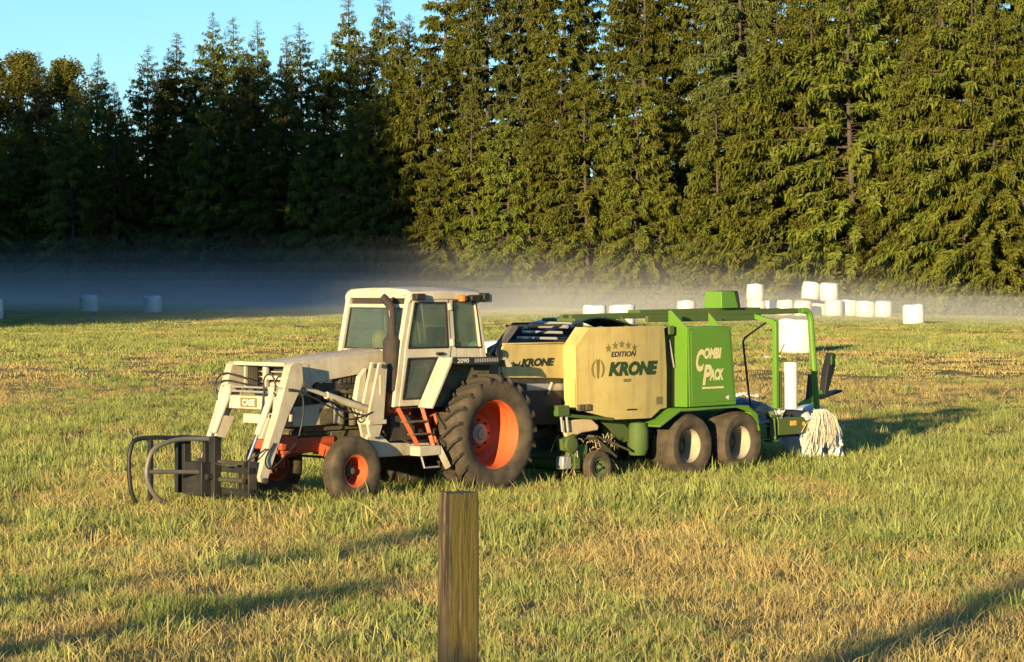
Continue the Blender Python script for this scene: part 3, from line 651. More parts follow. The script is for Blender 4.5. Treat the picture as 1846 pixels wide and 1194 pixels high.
# chassis
b = MB(); b.box(-0.45, 0.55, -0.36, 0.36, 0.60, 1.25); b.box(0.55, 1.75, -0.30, 0.30, 0.62, 1.15); b.box(1.1, 1.7, -0.42, 0.42, 1.10, 1.36); b.lathe([(0.001, -0.62), (0.14, -0.6), (0.20, -0.36), (0.20, 0.36), (0.14, 0.6), (0.001, 0.62)], 20, 'y', (0, 0, 0.90)); b.build('transmission', OR, tr, 0.03)
b = MB(); b.box(2.45, 3.45, -0.24, 0.24, 0.72, 0.94); b.box(3.2, 3.52, -0.30, 0.30, 0.78, 0.98); b.build('front_frame', OR, tr, 0.02)
b = MB(); b.box(1.75, 2.5, -0.20, 0.20, 0.66, 1.02); b.box(2.5, 3.1, -0.2, 0.2, 0.94, 1.03); b.build('oil_pan', M['machinery_dirt'], tr, 0.03)
b = MB(); b.box(1.18, 1.66, 0.43, 0.56, 0.84, 1.20); b.tube([(1.7, 0.45, 1.2), (1.4, 0.5, 1.0), (0.9, 0.48, 0.95)], 0.03, 8); b.tube([(1.75, 0.40, 1.0), (1.3, 0.58, 0.8), (0.8, 0.5, 0.82)], 0.02, 8); b.build('battery_box', IR, tr, 0.012)
b = MB(); b.bar((2.67, -0.66, 0.66), (2.67, 0, 0.82), 0.16, 0.17); b.bar((2.67, 0, 0.82), (2.67, 0.66, 0.66), 0.16, 0.17)
for s in (1, -1): b.tube([(2.67, s * 0.66, 0.44), (2.67, s * 0.66, 0.80)], 0.055, 12); b.bar((2.67, s * 0.66, 0.49), (2.67, s * 0.8, 0.49), 0.09, 0.09); b.bar((2.67, s * 0.64, 0.62), (2.42, s * 0.60, 0.62), 0.05, 0.04)
b.bar((2.42, -0.6, 0.62), (2.42, 0.6, 0.62), 0.035, 0.035); b.build('front_axle', OR, tr, 0.012)
b = MB(); b.box(1.8, 3.05, -0.25, 0.25, 1.02, 1.42); b.box(1.9, 2.95, -0.20, 0.20, 1.42, 1.72)
for k in range(6): b.box(1.95 + k * 0.16, 2.05 + k * 0.16, 0.20, 0.29, 1.45, 1.60)
for k in range(6): b.tube([(2.0 + k * 0.16, 0.25, 1.60), (2.0 + k * 0.16, 0.27, 1.70)], 0.018, 6)
b.lathe([(0.001, 0), (0.06, 0.0), (0.06, 0.24), (0.001, 0.25)], 14, 'z', (2.2, 0.33, 1.08)); b.lathe([(0.001, 0), (0.05, 0.0), (0.05, 0.2), (0.001, 0.21)], 14, 'z', (2.42, 0.33, 1.10)); b.box(2.6, 2.85, 0.25, 0.36, 1.12, 1.34); b.tube([(2.9, 0.26, 1.55), (2.5, 0.31, 1.58), (1.95, 0.30, 1.52)], 0.03, 8); b.build('engine', M['machinery_dirt'], tr, 0.01)
b = MB(); b.prism([(2.35, 1.12), (3.34, 1.10), (3.34, 1.38), (2.62, 1.42), (2.45, 1.32)], 'y', 0.31, 0.35); b.prism([(2.35, 1.12), (3.34, 1.10), (3.34, 1.38), (2.62, 1.42), (2.45, 1.32)], 'y', -0.35, -0.31); b.box(3.30, 3.36, -0.31, 0.31, 1.10, 1.38); b.build('engine_side_shield', WP, tr, 0.012)
b = MB(); b.box(2.98, 3.34, -0.33, 0.33, 1.38, 1.82); b.build('radiator', IR, tr, 0.01)
# hood with grille opening
hp = [(1.62, 2.13), (3.30, 2.00), (3.44, 1.96), (3.46, 1.55), (3.18, 1.52), (2.96, 1.71), (1.62, 1.86)]
b = MB(); b.sheet([[(x, s * 0.37, z) for s in (1,)] for x, z in [(0, 0)]]) if False else None
for s in (1, -1): b.prism(hp, 'y', s * 0.37, s * 0.345)
def toprow(x, z): return [(x, y, z + dz) for y, dz in ((-0.365, -0.01), (-0.30, 0.018), (-0.12, 0.035), (0.12, 0.035), (0.30, 0.018), (0.365, -0.01))]
b.sheet([toprow(1.62, 2.13), toprow(2.4, 2.07), toprow(3.30, 2.0), toprow(3.45, 1.955)], 0.02, (0, 0, 1)); b.box(1.60, 1.635, -0.36, 0.36, 1.7, 2.14); b.box(3.42, 3.45, -0.34, 0.34, 1.53, 1.60); b.build('hood', WP, tr, 0.006)
b = MB(); b.prism([(2.96, 1.72), (3.16, 1.53), (3.445, 1.565), (3.43, 1.945), (3.10, 1.965)], 'y', 0.373, 0.385); b.build('hood_side_panel', WP, tr, 0.004)
for k in range(5):
    b = MB(); z = 1.62 + 0.075 * k; b.prism([(3.36, z), (3.43, z + 0.015), (3.43, z + 0.03), (3.36, z + 0.018)], 'y', -0.335, 0.335); b.build('grille_slat', WP, tr)
b = MB(); b.box(3.345, 3.36, -0.34, 0.34, 1.54, 1.95); b.build('grille_screen', IR, tr)
b = MB()
for k in range(9): b.box(1.72 + k * 0.085, 1.77 + k * 0.085, 0.30, 0.335, 1.68 - 0.0 * k, 1.80); 
b.box(1.70, 2.9, 0.27, 0.30, 1.60, 1.84); b.build('side_louvres', IR, tr)
vs, fs = text_geo('CASE', 0.02); decal('lettering', (vs, fs), 0.26, 0.07, lambda u, v: (2.86 - u, 0.3365, 1.70 + v), M['decal_white'], tr)
# exhaust
b = MB(); b.lathe([(0.001, 0), (0.07, 0.0), (0.125, 0.05), (0.125, 0.76), (0.07, 0.83), (0.001, 0.84)], 20, 'z', (1.62, 0.53, 1.52)); mu = b.build('muffler', M['muffler_rust'], tr)
b = MB(); b.tube(smoothpath([(1.62, 0.53, 2.3), (1.62, 0.53, 2.66), (1.64, 0.52, 2.78), (1.70, 0.47, 2.88), (1.73, 0.45, 2.91)], 5), [0.06] * 20 + [0.055], 14); b.build('exhaust_stack', M['muffler_rust'], tr)
b = MB(); b.tube([(1.70, 0.58, 2.62), (1.62, 0.46, 2.92)], 0.008, 6); b.build('wiper_arm', M['grey_metal'], tr)
b = MB(); b.box(1.5, 1.72, 0.36, 0.56, 1.24, 1.54); b.build('muffler_bracket', OR, tr, 0.012)
# cab: pillars, roof, panels
def P_(x, y, z): return Vector((x, y, z))
YC = 0.66
for s in (1, -1):
    b = MB(); b.prism([(1.30, 2.90), (1.40, 2.90), (1.575, 2.12), (1.70, 1.33), (1.60, 1.33), (1.475, 2.12)], 'y', s * YC, s * (YC - 0.08)); b.build('front_pillar', WC, tr, 0.012)
    b = MB(); b.prism([(0.50, 2.90), (0.60, 2.90), (0.53, 2.02), (0.41, 2.02)], 'y', s * YC, s * (YC - 0.06)); b.build('door_pillar', WC, tr, 0.01)
    b = MB(); b.prism([(-0.04, 2.90), (0.04, 2.90), (-0.10, 1.98), (-0.22, 1.98)], 'y', s * YC, s * (YC - 0.07)); b.build('rear_pillar', WC, tr, 0.01)
    b = MB(); b.prism([(0.44, 2.16), (-0.14, 2.14), (-0.18, 1.98), (0.42, 1.98)], 'y', s * (YC - 0.005), s * (YC - 0.05)); b.build('rear_quarter_panel', WC, tr, 0.008)
    b = MB(); b.prism([(0.50, 2.845), (0.02, 2.845), (-0.115, 2.155), (0.44, 2.165)], 'y', s * (YC - 0.035), s * (YC - 0.045)); b.build('quarter_window', M['cab_glass'], tr)
    # door
    b = MB(); o_ = [(1.33, 2.875), (0.60, 2.87), (0.545, 2.06), (0.60, 1.98), (1.03, 1.34), (1.62, 1.33), (1.485, 2.12)]
    b.prism([(1.33, 2.875), (0.605, 2.87), (0.605, 2.82), (1.325, 2.825)], 'y', s * (YC + 0.012), s * (YC - 0.03)); b.prism([(0.605, 2.82), (0.66, 2.82), (0.61, 2.17), (0.545, 2.17)], 'y', s * (YC + 0.012), s * (YC - 0.03))
    b.prism([(1.275, 2.825), (1.325, 2.825), (1.475, 2.17), (1.415, 2.17)], 'y', s * (YC + 0.012), s * (YC - 0.03)); b.prism([(0.545, 2.17), (1.475, 2.17), (1.49, 2.02), (0.57, 2.02)], 'y', s * (YC + 0.012), s * (YC - 0.03))
    b.prism([(0.57, 2.02), (0.66, 2.02), (1.11, 1.44), (1.03, 1.34)], 'y', s * (YC + 0.012), s * (YC - 0.03)); b.prism([(1.11, 1.44), (1.53, 1.44), (1.60, 1.34), (1.03, 1.34)], 'y', s * (YC + 0.012), s * (YC - 0.03)); b.prism([(1.42, 2.02), (1.49, 2.02), (1.60, 1.34), (1.53, 1.44)], 'y', s * (YC + 0.012), s * (YC - 0.03))
    dr = b.build('door', WC, tr, 0.006)
    b = MB(); b.prism([(1.28, 2.82), (0.66, 2.82), (0.61, 2.17), (1.415, 2.17)], 'y', s * (YC - 0.005), s * (YC - 0.015)); b.build('door_window', M['cab_glass'], dr)
    b = MB(); b.prism([(0.66, 2.02), (1.42, 2.02), (1.53, 1.44), (1.11, 1.44)], 'y', s * (YC - 0.005), s * (YC - 0.015)); b.build('lower_door_window', M['cab_glass'], dr)
    for par, yy, poly in ((dr, YC + 0.006, [(1.28, 2.82), (0.66, 2.82), (0.61, 2.17), (1.415, 2.17)]), (dr, YC + 0.006, [(0.66, 2.02), (1.42, 2.02), (1.53, 1.44), (1.11, 1.44)]), (tr, YC - 0.012, [(0.50, 2.845), (0.02, 2.845), (-0.115, 2.155), (0.44, 2.165)])):
        b = MB(); q = [(p[0], s * yy, p[1]) for p in poly]
        for i in range(4): b.bar(q[i], q[(i + 1) % 4], 0.026, 0.026)
        b.build('window_seal', BK, par)
    b = MB(); b.box(0.72, 0.86, s * (YC + 0.012), s * (YC + 0.05), 2.06, 2.10); b.build('door_handle', BK, dr, 0.006)
    for z in (2.76, 2.24):
        b = MB(); b.bar((0.53 + 0.09 * (z - 2.2), s * (YC + 0.03), z - 0.05), (0.54 + 0.09 * (z - 2.2), s * (YC + 0.03), z + 0.05), 0.05, 0.05); b.build('door_hinge', WC, dr, 0.006)
b = MB(); q = [(1.372, -YC + 0.085, 2.75), (1.372, YC - 0.085, 2.75), (1.502, YC - 0.085, 2.155), (1.502, -YC + 0.085, 2.155)]
for i in range(4): b.bar(q[i], q[(i + 1) % 4], 0.024, 0.024)
b.build('window_seal', BK, tr)
b = MB(); b.box(1.33, 1.405, -YC + 0.03, YC - 0.03, 2.885, 2.95); b.bar((1.385, -YC + 0.06, 2.775), (1.385, YC - 0.06, 2.775), 0.06, 0.055); b.build('windshield_header', WC, tr, 0.012)
b = MB(); b.bar((1.485, -YC + 0.06, 2.10), (1.485, YC - 0.06, 2.10), 0.07, 0.10); b.prism([(1.45, 2.06), (1.56, 2.05), (1.70, 1.34), (1.62, 1.34)], 'y', -YC + 0.08, -0.36); b.prism([(1.45, 2.06), (1.56, 2.05), (1.70, 1.34), (1.62, 1.34)], 'y', 0.36, YC - 0.08); b.build('cowl', WC, tr, 0.012)
b = MB(); b.prism([(1.358, 2.76), (1.368, 2.76), (1.495, 2.15), (1.485, 2.15)], 'y', -YC + 0.075, YC - 0.075); b.build('windshield', M['cab_glass'], tr)
b = MB(); b.box(1.335, 1.345, -0.58, 0.58, 2.79, 2.90); b.build('vent_recess', M['muffler_rust'], tr)
b = MB()
def rr(x, z, k=1.0): return [(x, y * k, z + dz) for y, dz in ((-0.685, -0.07), (-0.67, -0.01), (-0.58, 0.03), (-0.2, 0.05), (0.2, 0.05), (0.58, 0.03), (0.67, -0.01), (0.685, -0.07))]
b.sheet([rr(1.405, 2.945, 0.98), rr(1.37, 2.985), rr(0.7, 3.0), rr(0.0, 2.985), rr(-0.13, 2.945, 0.98)], 0.06, (0, 0, 1)); b.build('roof', WC, tr, 0.008)
b = MB(); b.prism([(1.40, 2.88), (-0.08, 2.88), (-0.08, 2.93), (1.40, 2.93)], 'y', YC + 0.02, YC - 0.04); b.prism([(1.40, 2.88), (-0.08, 2.88), (-0.08, 2.93), (1.40, 2.93)], 'y', -YC - 0.02, -YC + 0.04); b.box(-0.10, -0.04, -0.62, 0.62, 2.86, 2.93); b.build('roof_rail', WC, tr, 0.01)
b = MB(); b.prism([(-0.10, 2.85), (-0.09, 2.85), (-0.19, 2.02), (-0.20, 2.02)], 'y', -0.58, 0.58); b.build('rear_window', M['cab_glass'], tr)
b = MB(); b.box(-0.25, 1.65, -0.60, 0.60, 1.30, 1.36); b.box(-0.24, -0.18, -0.60, 0.60, 1.36, 2.0); b.build('cab_floor', IR, tr)
b = MB(); b.box(0.10, 0.62, -0.26, 0.26, 1.72, 1.86); b.box(0.04, 0.16, -0.25, 0.25, 1.86, 2.45); b.box(0.2, 0.5, -0.15, 0.15, 1.36, 1.72); b.build('seat', M['seat_cloth'], tr, 0.03)
b = MB(); b.tube([(1.25, 0, 1.40), (1.08, 0, 2.08)], 0.035, 8); b.tube([(1.08 + 0.06 * math.cos(t), 0.2 * math.sin(t), 2.09 + 0.19 * math.cos(t)) for t in np.linspace(0, 6.2832, 22)], 0.014, 6); b.box(1.2, 1.45, -0.3, 0.3, 1.36, 2.14); b.build('steering_column', BK, tr)
# lamps
b = MB(); b.lathe([(0.001, -0.05), (0.055, -0.045), (0.06, 0.03), (0.04, 0.05), (0.001, 0.05)], 14, 'z', (0.38, 0.73, 2.885)); b.build('amber_lamp', M['amber_lens'], tr)
b = MB(); b.box(1.18, 1.36, YC + 0.022, YC + 0.13, 2.86, 2.955); b.build('work_lamp', BK, tr, 0.015); b = MB(); b.box(0.02, 0.22, YC + 0.022, YC + 0.12, 2.84, 2.93); b.box(-0.14, -0.02, YC + 0.02, YC + 0.14, 2.85, 2.96); b.build('work_lamp', BK, tr, 0.015)
b = MB(); b.box(-0.30, -0.14, 0.50, 0.70, 2.82, 2.96); b.build('rear_lamp', WC, tr, 0.02)
# fenders
for s in (1, -1):
    b = MB(); b.prism([(0.83, 2.03), (1.25, 1.32), (1.21, 1.30), (0.79, 2.0)], 'y', s * (YC + 0.03), s * 0.97); b.build('fender_front', WC, tr, 0.008)
    b = MB(); b.prism([(0.83, 2.03), (0.79, 2.0), (-0.30, 1.97), (-0.42, 1.86), (-0.44, 1.89), (-0.32, 2.01)], 'y', s * (YC + 0.03), s * 0.97); b.build('fender_top', WC, tr, 0.006)
    b = MB(); b.prism([(0.82, 2.035), (0.83, 1.99), (0.78, 1.93), (-0.10, 1.905), (-0.18, 1.985), (-0.20, 2.015)], 'y', s * 0.973, s * 0.99); pl = b.build('model_plate', M['decal_black'], tr, 0.003)
    b = MB(); b.prism([(0.83, 2.02), (1.24, 1.31), (-0.05, 1.31), (-0.28, 1.98)], 'y', s * (YC + 0.03), s * (YC + 0.05)); b.build('inner_fender', M['machinery_dirt'], tr)
    if s > 0:
        vs, fs = text_geo('2090', 0.015); decal('lettering', (vs, fs), 0.24, 0.065, lambda u, v: (0.74 - u, 0.9935, 1.948 + v), M['decal_white'], pl)
        b = MB()
        for k in range(14): b.box(0.36 - k * 0.036, 0.376 - k * 0.036, 0.991, 0.995, 1.95, 2.005)
        b.build('plate_stripes', M['grey_metal'], pl)
# steps
b = MB(); b.bar((1.66, 0.70, 1.32), (1.40, 0.86, 0.76), 0.05, 0.06); b.bar((1.17, 0.70, 1.32), (1.08, 0.86, 0.72), 0.05, 0.06); b.build('step_rail', OR, tr, 0.006)
for (x0, x1, z, y) in ((1.60, 1.15, 1.12, 0.76), (1.52, 1.12, 0.94, 0.81)):
    b = MB(); b.box(x1, x0, y - 0.06, y + 0.06, z - 0.012, z + 0.012); b.build('step', M['machinery_dirt'], tr, 0.004)
b = MB(); b.box(1.04, 1.46, 0.74, 0.95, 0.63, 0.77); b.build('step_box', WP, tr, 0.01)
b = MB(); b.tube([(1.42, 0.90, 0.72), (1.34, 0.92, 0.46), (1.05, 0.92, 0.46)], 0.016, 6); b.build('lower_step', M['grey_metal'], tr); b = MB(); b.bar((1.06, 0.92, 0.74), (0.90, 0.96, 0.44), 0.03, 0.09); b.build('step_rail', WP, tr)
# loader
for s in (1, -1):
    b = MB(); b.prism([(0.75, 0.62), (2.02, 0.62), (2.22, 0.72), (2.12, 0.96), (1.86, 0.94), (1.70, 0.82), (0.75, 0.78)], 'y', s * 0.46, s * 0.58); b.build('loader_subframe', WP, tr, 0.01)
    b = MB(); b.prism([(2.02, 0.92), (2.20, 0.92), (2.26, 1.14), (2.02, 1.98), (1.90, 1.99), (1.86, 1.88), (1.93, 1.14)], 'y', s * 0.50, s * 0.545); b.prism([(2.02, 0.92), (2.20, 0.92), (2.26, 1.14), (2.02, 1.98), (1.90, 1.99), (1.86, 1.88), (1.93, 1.14)], 'y', s * 0.66, s * 0.70); b.box(1.93, 2.0, s * 0.545, s * 0.66, 1.05, 1.7); b.box(1.9, 2.24, s * 0.47, s * 0.73, 1.10, 1.17) ; mast = b.build('loader_mast', WP, tr, 0.01)
    b = MB(); b.tube([(1.96, s * 0.47, 1.925), (1.96, s * 0.73, 1.925)], 0.03, 12); b.build('pivot_pin', IR, mast)
    b = MB(); b.box(1.985, 2.02, s * 0.702, s * 0.708, 1.52, 1.80); b.build('warning_sticker', M['decal_cream'], mast)
    b = MB(); b.prism([(2.22, 1.20), (2.30, 1.36), (2.20, 1.78), (2.06, 1.90), (2.10, 1.30)], 'y', s * 0.40, s * 0.49); b.build('mast_brace', WP, tr, 0.015)
    # arm: back beam along the hood, then the leg down to the implement
    b = MB(); b.prism([(1.88, 1.86), (1.90, 1.99), (3.40, 2.00), (3.60, 2.01), (3.66, 1.98), (3.90, 1.30), (4.25, 0.48), (4.22, 0.40), (4.08, 0.38), (3.74, 1.16), (3.54, 1.66), (3.42, 1.80)], 'y', s * 0.555, s * 0.655) if False else None
    b.prism([(1.88, 1.87), (1.90, 1.96), (3.45, 1.93), (3.50, 1.80)], 'y', s * 0.56, s * 0.645) if False else None
    b.prism([(3.46, 1.99), (3.63, 2.01), (3.69, 1.97), (3.93, 1.28), (4.26, 0.47), (4.23, 0.40), (4.12, 0.37), (3.86, 0.98), (3.72, 1.28), (3.58, 1.50), (3.44, 1.72)], 'y', s * 0.545, s * 0.68); arm = b.build('loader_arm', WP, tr, 0.012)
    b = MB(); b.tube([(3.44, s * 0.50, 1.70), (3.44, s * 0.72, 1.70)], 0.04, 12); b.build('pivot_pin', IR, arm)
    b = MB(); b.tube([(2.12, s * 0.60, 1.30), (2.95, s * 0.60, 1.54)], 0.052, 14); b.tube([(2.12, s * 0.55, 1.30), (2.12, s * 0.65, 1.30)], 0.06, 12); lc = b.build('lift_cylinder', WP, tr)
    b = MB(); b.tube([(2.95, s * 0.60, 1.54), (3.48, s * 0.60, 1.70)], 0.03, 10); b.build('piston_rod', WP, lc)
    b = MB(); b.tube([(3.80, s * 0.46, 1.64), (4.10, s * 0.46, 1.02)], 0.05, 14); b.tube([(3.80, s * 0.40, 1.64), (3.80, s * 0.52, 1.64)], 0.055, 10); tc_ = b.build('tilt_cylinder', WC, tr)
    b = MB(); b.tube([(4.10, s * 0.46, 1.02), (4.30, s * 0.46, 0.62)], 0.025, 10); b.build('piston_rod', M['chrome'], tc_)
    b = MB(); b.prism([(3.74, 1.24), (3.96, 1.26), (4.10, 0.98), (3.92, 0.94)], 'y', s * 0.42, s * 0.53); b.build('cylinder_bracket', WC, arm, 0.006)
    b = MB(); b.tube([(4.18, s * 0.50, 0.42), (4.18, s * 0.74, 0.42)], 0.035, 12); b.build('pivot_pin', IR, arm)
b = MB(); b.box(3.60, 3.68, -0.53, 0.53, 1.955, 2.01); b.build('guard_top_bar', WC, tr, 0.01)
b = MB(); b.prism([(3.76, 1.34), (3.84, 1.36), (3.84, 1.54), (3.76, 1.55)], 'y', -0.53, 0.53); cb_ = b.build('loader_crossbar', WC, tr, 0.012)
b = MB(); b.box(3.841, 3.846, -0.19, 0.16, 1.385, 1.515); nmp = b.build('name_plate', M['decal_olive'], cb_)
vs, fs = text_geo('CASE', 0.025); decal('lettering', (vs, fs), 0.26, 0.09, lambda u, v: (3.849, -0.145 + u, 1.405 + v), M['decal_white'], cb_)
b = MB(); b.box(3.74, 3.77, -0.22, 0.36, 1.16, 1.29); b.build('crossbar_plate', WC, tr, 0.006)
for z in (1.60, 1.66):
    b = MB(); b.tube([(3.80, -0.62, z), (3.80, 0.62, z)], 0.016, 8); b.build('hydraulic_pipe', M['grey_metal'], tr)
b = MB(); b.box(3.50, 3.56, -0.05, 0.02, 1.58, 1.98); b.box(3.50, 3.56, 0.02, 0.5, 1.76, 1.82); b.box(3.48, 3.56, 0.1, 0.3, 1.60, 1.72); b.box(3.5, 3.56, -0.45, -0.42, 1.6, 1.98); b.build('grille_guard', WC, tr, 0.008)
b = MB()
for k in range(6): b.box(3.50, 3.53, -0.40 + k * 0.035, -0.385 + k * 0.035, 1.62, 1.96)
b.build('guard_mesh', IR, tr)
def hose(pts, r=0.014, par=tr): b = MB(); b.tube(smoothpath(pts, 6), r, 6); return b.build('hydraulic_hose', M['hose'], par)
hose([(3.86, -0.68, 1.50), (3.84, -0.72, 1.72), (3.78, -0.60, 1.84), (3.76, -0.30, 1.80), (3.70, 0.02, 1.72)])
hose([(3.86, -0.66, 1.46), (3.86, -0.70, 1.66), (3.80, -0.55, 1.74), (3.76, -0.2, 1.70), (3.72, 0.1, 1.62)])
hose([(3.86, 0.34, 1.56), (3.88, 0.35, 1.78), (3.84, 0.44, 1.86), (3.82, 0.52, 1.72), (3.84, 0.50, 1.58)])
hose([(3.84, 0.30, 1.60), (3.92, 0.34, 1.30), (4.05, 0.36, 1.0), (4.2, 0.38, 0.7)])
hose([(3.80, 0.62, 1.62), (3.6, 0.72, 1.62), (3.3, 0.72, 1.52), (2.9, 0.70, 1.36), (2.4, 0.70, 1.26)])
hose([(3.80, 0.64, 1.66), (3.55, 0.74, 1.60), (3.50, 0.73, 1.30), (3.55, 0.70, 1.0)], 0.012)
hose([(3.0, 0.70, 1.50), (2.8, 0.74, 1.24), (2.5, 0.72, 1.20), (2.15, 0.70, 1.28)], 0.012)
hose([(4.15, 0.70, 0.85), (4.35, 0.62, 0.72), (4.55, 0.4, 0.62), (4.6, 0.1, 0.66)], 0.012); hose([(4.0, 0.70, 0.92), (4.18, 0.72, 0.70), (4.05, 0.72, 0.58), (3.6, 0.70, 0.9)], 0.012)
# hitch at the back
b = MB(); b.box(-0.95, -0.3, -0.06, 0.06, 0.42, 0.48)
for s in (1, -1): b.bar((-0.35, s * 0.3, 0.6), (-0.95, s * 0.38, 0.5), 0.05, 0.06)
b.box(-0.55, -0.4, -0.3, 0.3, 0.6, 1.5); b.build('hitch', IR, tr, 0.01)
bg_ = MB(); bg_.lathe([(0.001, 0), (0.10, 0.01), (0.13, 0.10), (0.11, 0.22), (0.05, 0.28), (0.001, 0.29)], 14, 'z'); yb = bg_.build('bag', M['yellow_plastic'])
v_ = tr.matrix_basis @ Vector((1.33, 0.0, 2.14)); yb.location = v_; tag(yb, 'small yellow bundle seen through the tractor windshield', 'bag')

# ------------------------------------------------------------------ bale clamp on the loader
cl = empty('bale_clamp', (TX, TY, 0.0), R_(226.5)); tag(cl, 'black steel bale clamp with curved tube arms in front of the loader', 'bale clamp')
b = MB(); b.box(4.33, 4.43, -0.72, 0.66, 0.52, 0.60); b.box(4.33, 4.43, -0.72, 0.66, 0.22, 0.30); b.build('carriage', BK, cl, 0.008)
for (y0, y1, z1, z0) in ((-0.76, -0.66, 0.98, 0.20), (-0.60, -0.54, 0.96, 0.20), (-0.16, -0.10, 0.98, 0.18), (-0.02, 0.10, 1.0, 0.16)):
    b = MB(); b.box(4.44, 4.56, y0, y1, z0, z1); b.build('upright', BK, cl, 0.006)
b = MB(); b.box(4.44, 4.54, -0.72, 0.10, 0.93, 1.0); b.box(4.45, 4.55, -0.5, 0.0, 0.56, 0.64); b.build('top_beam', BK, cl, 0.006)
for (y, top) in ((-0.34, 1.01), (-0.10, 0.985)):
    if y < -0.2:
        pts = [(4.5, y + 0.1, 0.97), (4.9, y + 0.02, top - 0.02), (5.25, y, top), (5.50, y - 0.02, top - 0.01), (5.61, y - 0.02, top - 0.07), (5.67, y - 0.02, 0.72), (5.64, y - 0.02, 0.34), (5.56, y - 0.02, 0.14)]
    else:
        pts = [(4.5, y + 0.06, 0.97), (4.95, y, top), (5.25, y, top - 0.04), (5.48, y, 0.84), (5.58, y, 0.58), (5.52, y, 0.36), (5.38, y, 0.20), (5.25, y, 0.14)]
    b = MB(); b.tube(smoothpath(pts, 6), 0.032, 10); ar = b.build('clamp_arm', BK if y < -0.2 else M['worn_steel'], cl)
b = MB(); b.tube([(4.6, -0.06, 0.52), (5.56, -0.10, 0.57)], 0.03, 10); b.build('middle_tube', M['worn_steel'], cl)
b = MB(); b.box(5.28, 5.34, -0.38, -0.32, 0.16, 1.02); b.build('arm_post', BK, cl, 0.005)
b = MB(); b.box(4.56, 4.72, -0.34, 0.02, 0.20, 0.66); b.box(4.56, 4.66, -0.46, 0.06, 0.42, 0.50); b.build('arm_bracket', BK, cl, 0.01)
b = MB(); b.tube([(4.48, 0.1, 0.66), (4.46, 0.62, 0.66)], 0.03, 10); b.tube([(4.46, 0.1, 0.42), (4.46, 0.6, 0.42)], 0.035, 10); b.build('clamp_cylinder', M['dark_iron'], cl)
for y in (0.40, 0.50, 0.62, -0.46):
    b = MB(); b.box(4.26, 4.40, y - 0.015, y + 0.015, 0.18, 0.68); b.build('coupler_plate', IR, cl, 0.004)
# ------------------------------------------------------------------ baler and wrapper (x forward, y to its left)
ba = empty('round_baler', (2.39, 43.83, 0.0), R_(226)); tag(ba, 'cream and green round baler with bale wrapper, hitched behind the tractor', 'baler')
CP, GP_, GD, MD = M['cream_panel'], M['green_paint'], M['green_dirty'], M['machinery_dirt']
for s in (1, -1):
    for x in (0.65, -0.62): wheel(ba, 'transport', x, s * 1.07, 0.50, 0.51, 0.50, 0.25, M['tyre'], M['rim_cream'], s, ribs=6, dish=0.22, hubR=0.09, hubmat=MD)
def bow(x): t = min(1, max(0, (3.19 - x) / 2.2)); return 1.10 + 0.075 * math.sin(math.pi * t) - 0.05 * max(0, t - 0.55) ** 1.3
def edge(poly, x):
    zs = []
    for i in range(len(poly)):
        (x0, z0), (x1, z1) = poly[i], poly[(i + 1) % len(poly)]
        if min(x0, x1) - 1e-9 <= x <= max(x0, x1) + 1e-9 and abs(x1 - x0) > 1e-6: zs.append(z0 + (z1 - z0) * (x - x0) / (x1 - x0))
    return min(zs), max(zs)
side = [(2.90, 2.42), (1.10, 2.43), (1.02, 1.70), (1.0, 1.12), (1.2, 1.10), (1.46, 0.97), (2.32, 0.98), (3.15, 1.16), (3.19, 2.13)]
for s in (1, -1):
    xs = sorted(set([1.02, 1.10, 1.2, 1.46, 2.32, 2.9, 3.15, 3.17] + list(np.linspace(1.3, 3.1, 13)))); grid = []
    for x in (xs if s > 0 else [q for q in xs if q < 2.5]):
        z0, z1 = edge(side, x); grid.append([(x, s * bow(x), z0 + (z1 - z0) * k / 6) for k in range(7)])
    b = MB(); b.sheet(grid, 0.035, (0, s, 0))
    if s > 0: b.prism([(3.19, 2.13), (3.15, 1.16), (3.12, 1.16), (3.16, 2.12), (2.89, 2.40), (2.90, 2.425)], 'y', s * 0.84, s * 1.103)
    b.build('side_panel', CP, ba, 0.006, 30)
    fp = [(4.50, 2.17), (3.12, 2.17), (3.16, 1.63), (4.46, 1.68), (4.54, 1.76), (4.55, 2.10)]
    if s > 0: b = MB(); b.prism(fp, 'y', s * 0.85, s * 0.81); b.box(3.16, 4.50, s * 0.80, s * 0.86, 2.172, 2.20); b.build('front_side_panel', CP, ba, 0.015)
    if s > 0: b = MB(); b.prism([(4.66, 2.02), (4.68, 2.07), (4.26, 2.46), (4.14, 2.46), (4.12, 2.43), (4.56, 2.02)], 'y', 0.80, 0.72); b.build('shield_edge', M['worn_steel'], ba, 0.01)
b = MB(); b.box(4.56, 4.60, 0.25, 0.84, 1.70, 2.05); b.build('front_shield', M['guard_cream'], ba, 0.01)
b = MB(); b.prism([(4.22, 2.44), (4.22, 2.47), (2.95, 2.47), (2.95, 2.44)], 'y', 0.62, 0.70); b.build('shield_rail', M['dark_iron'], ba)
b = MB(); b.lathe([(0.001, 0.0), (0.075, 0.0), (0.075, 0.08), (0.001, 0.09)], 18, 'y', (4.68, 0.86, 2.05)); b.build('rubber_stop', BK, ba, 0.01)
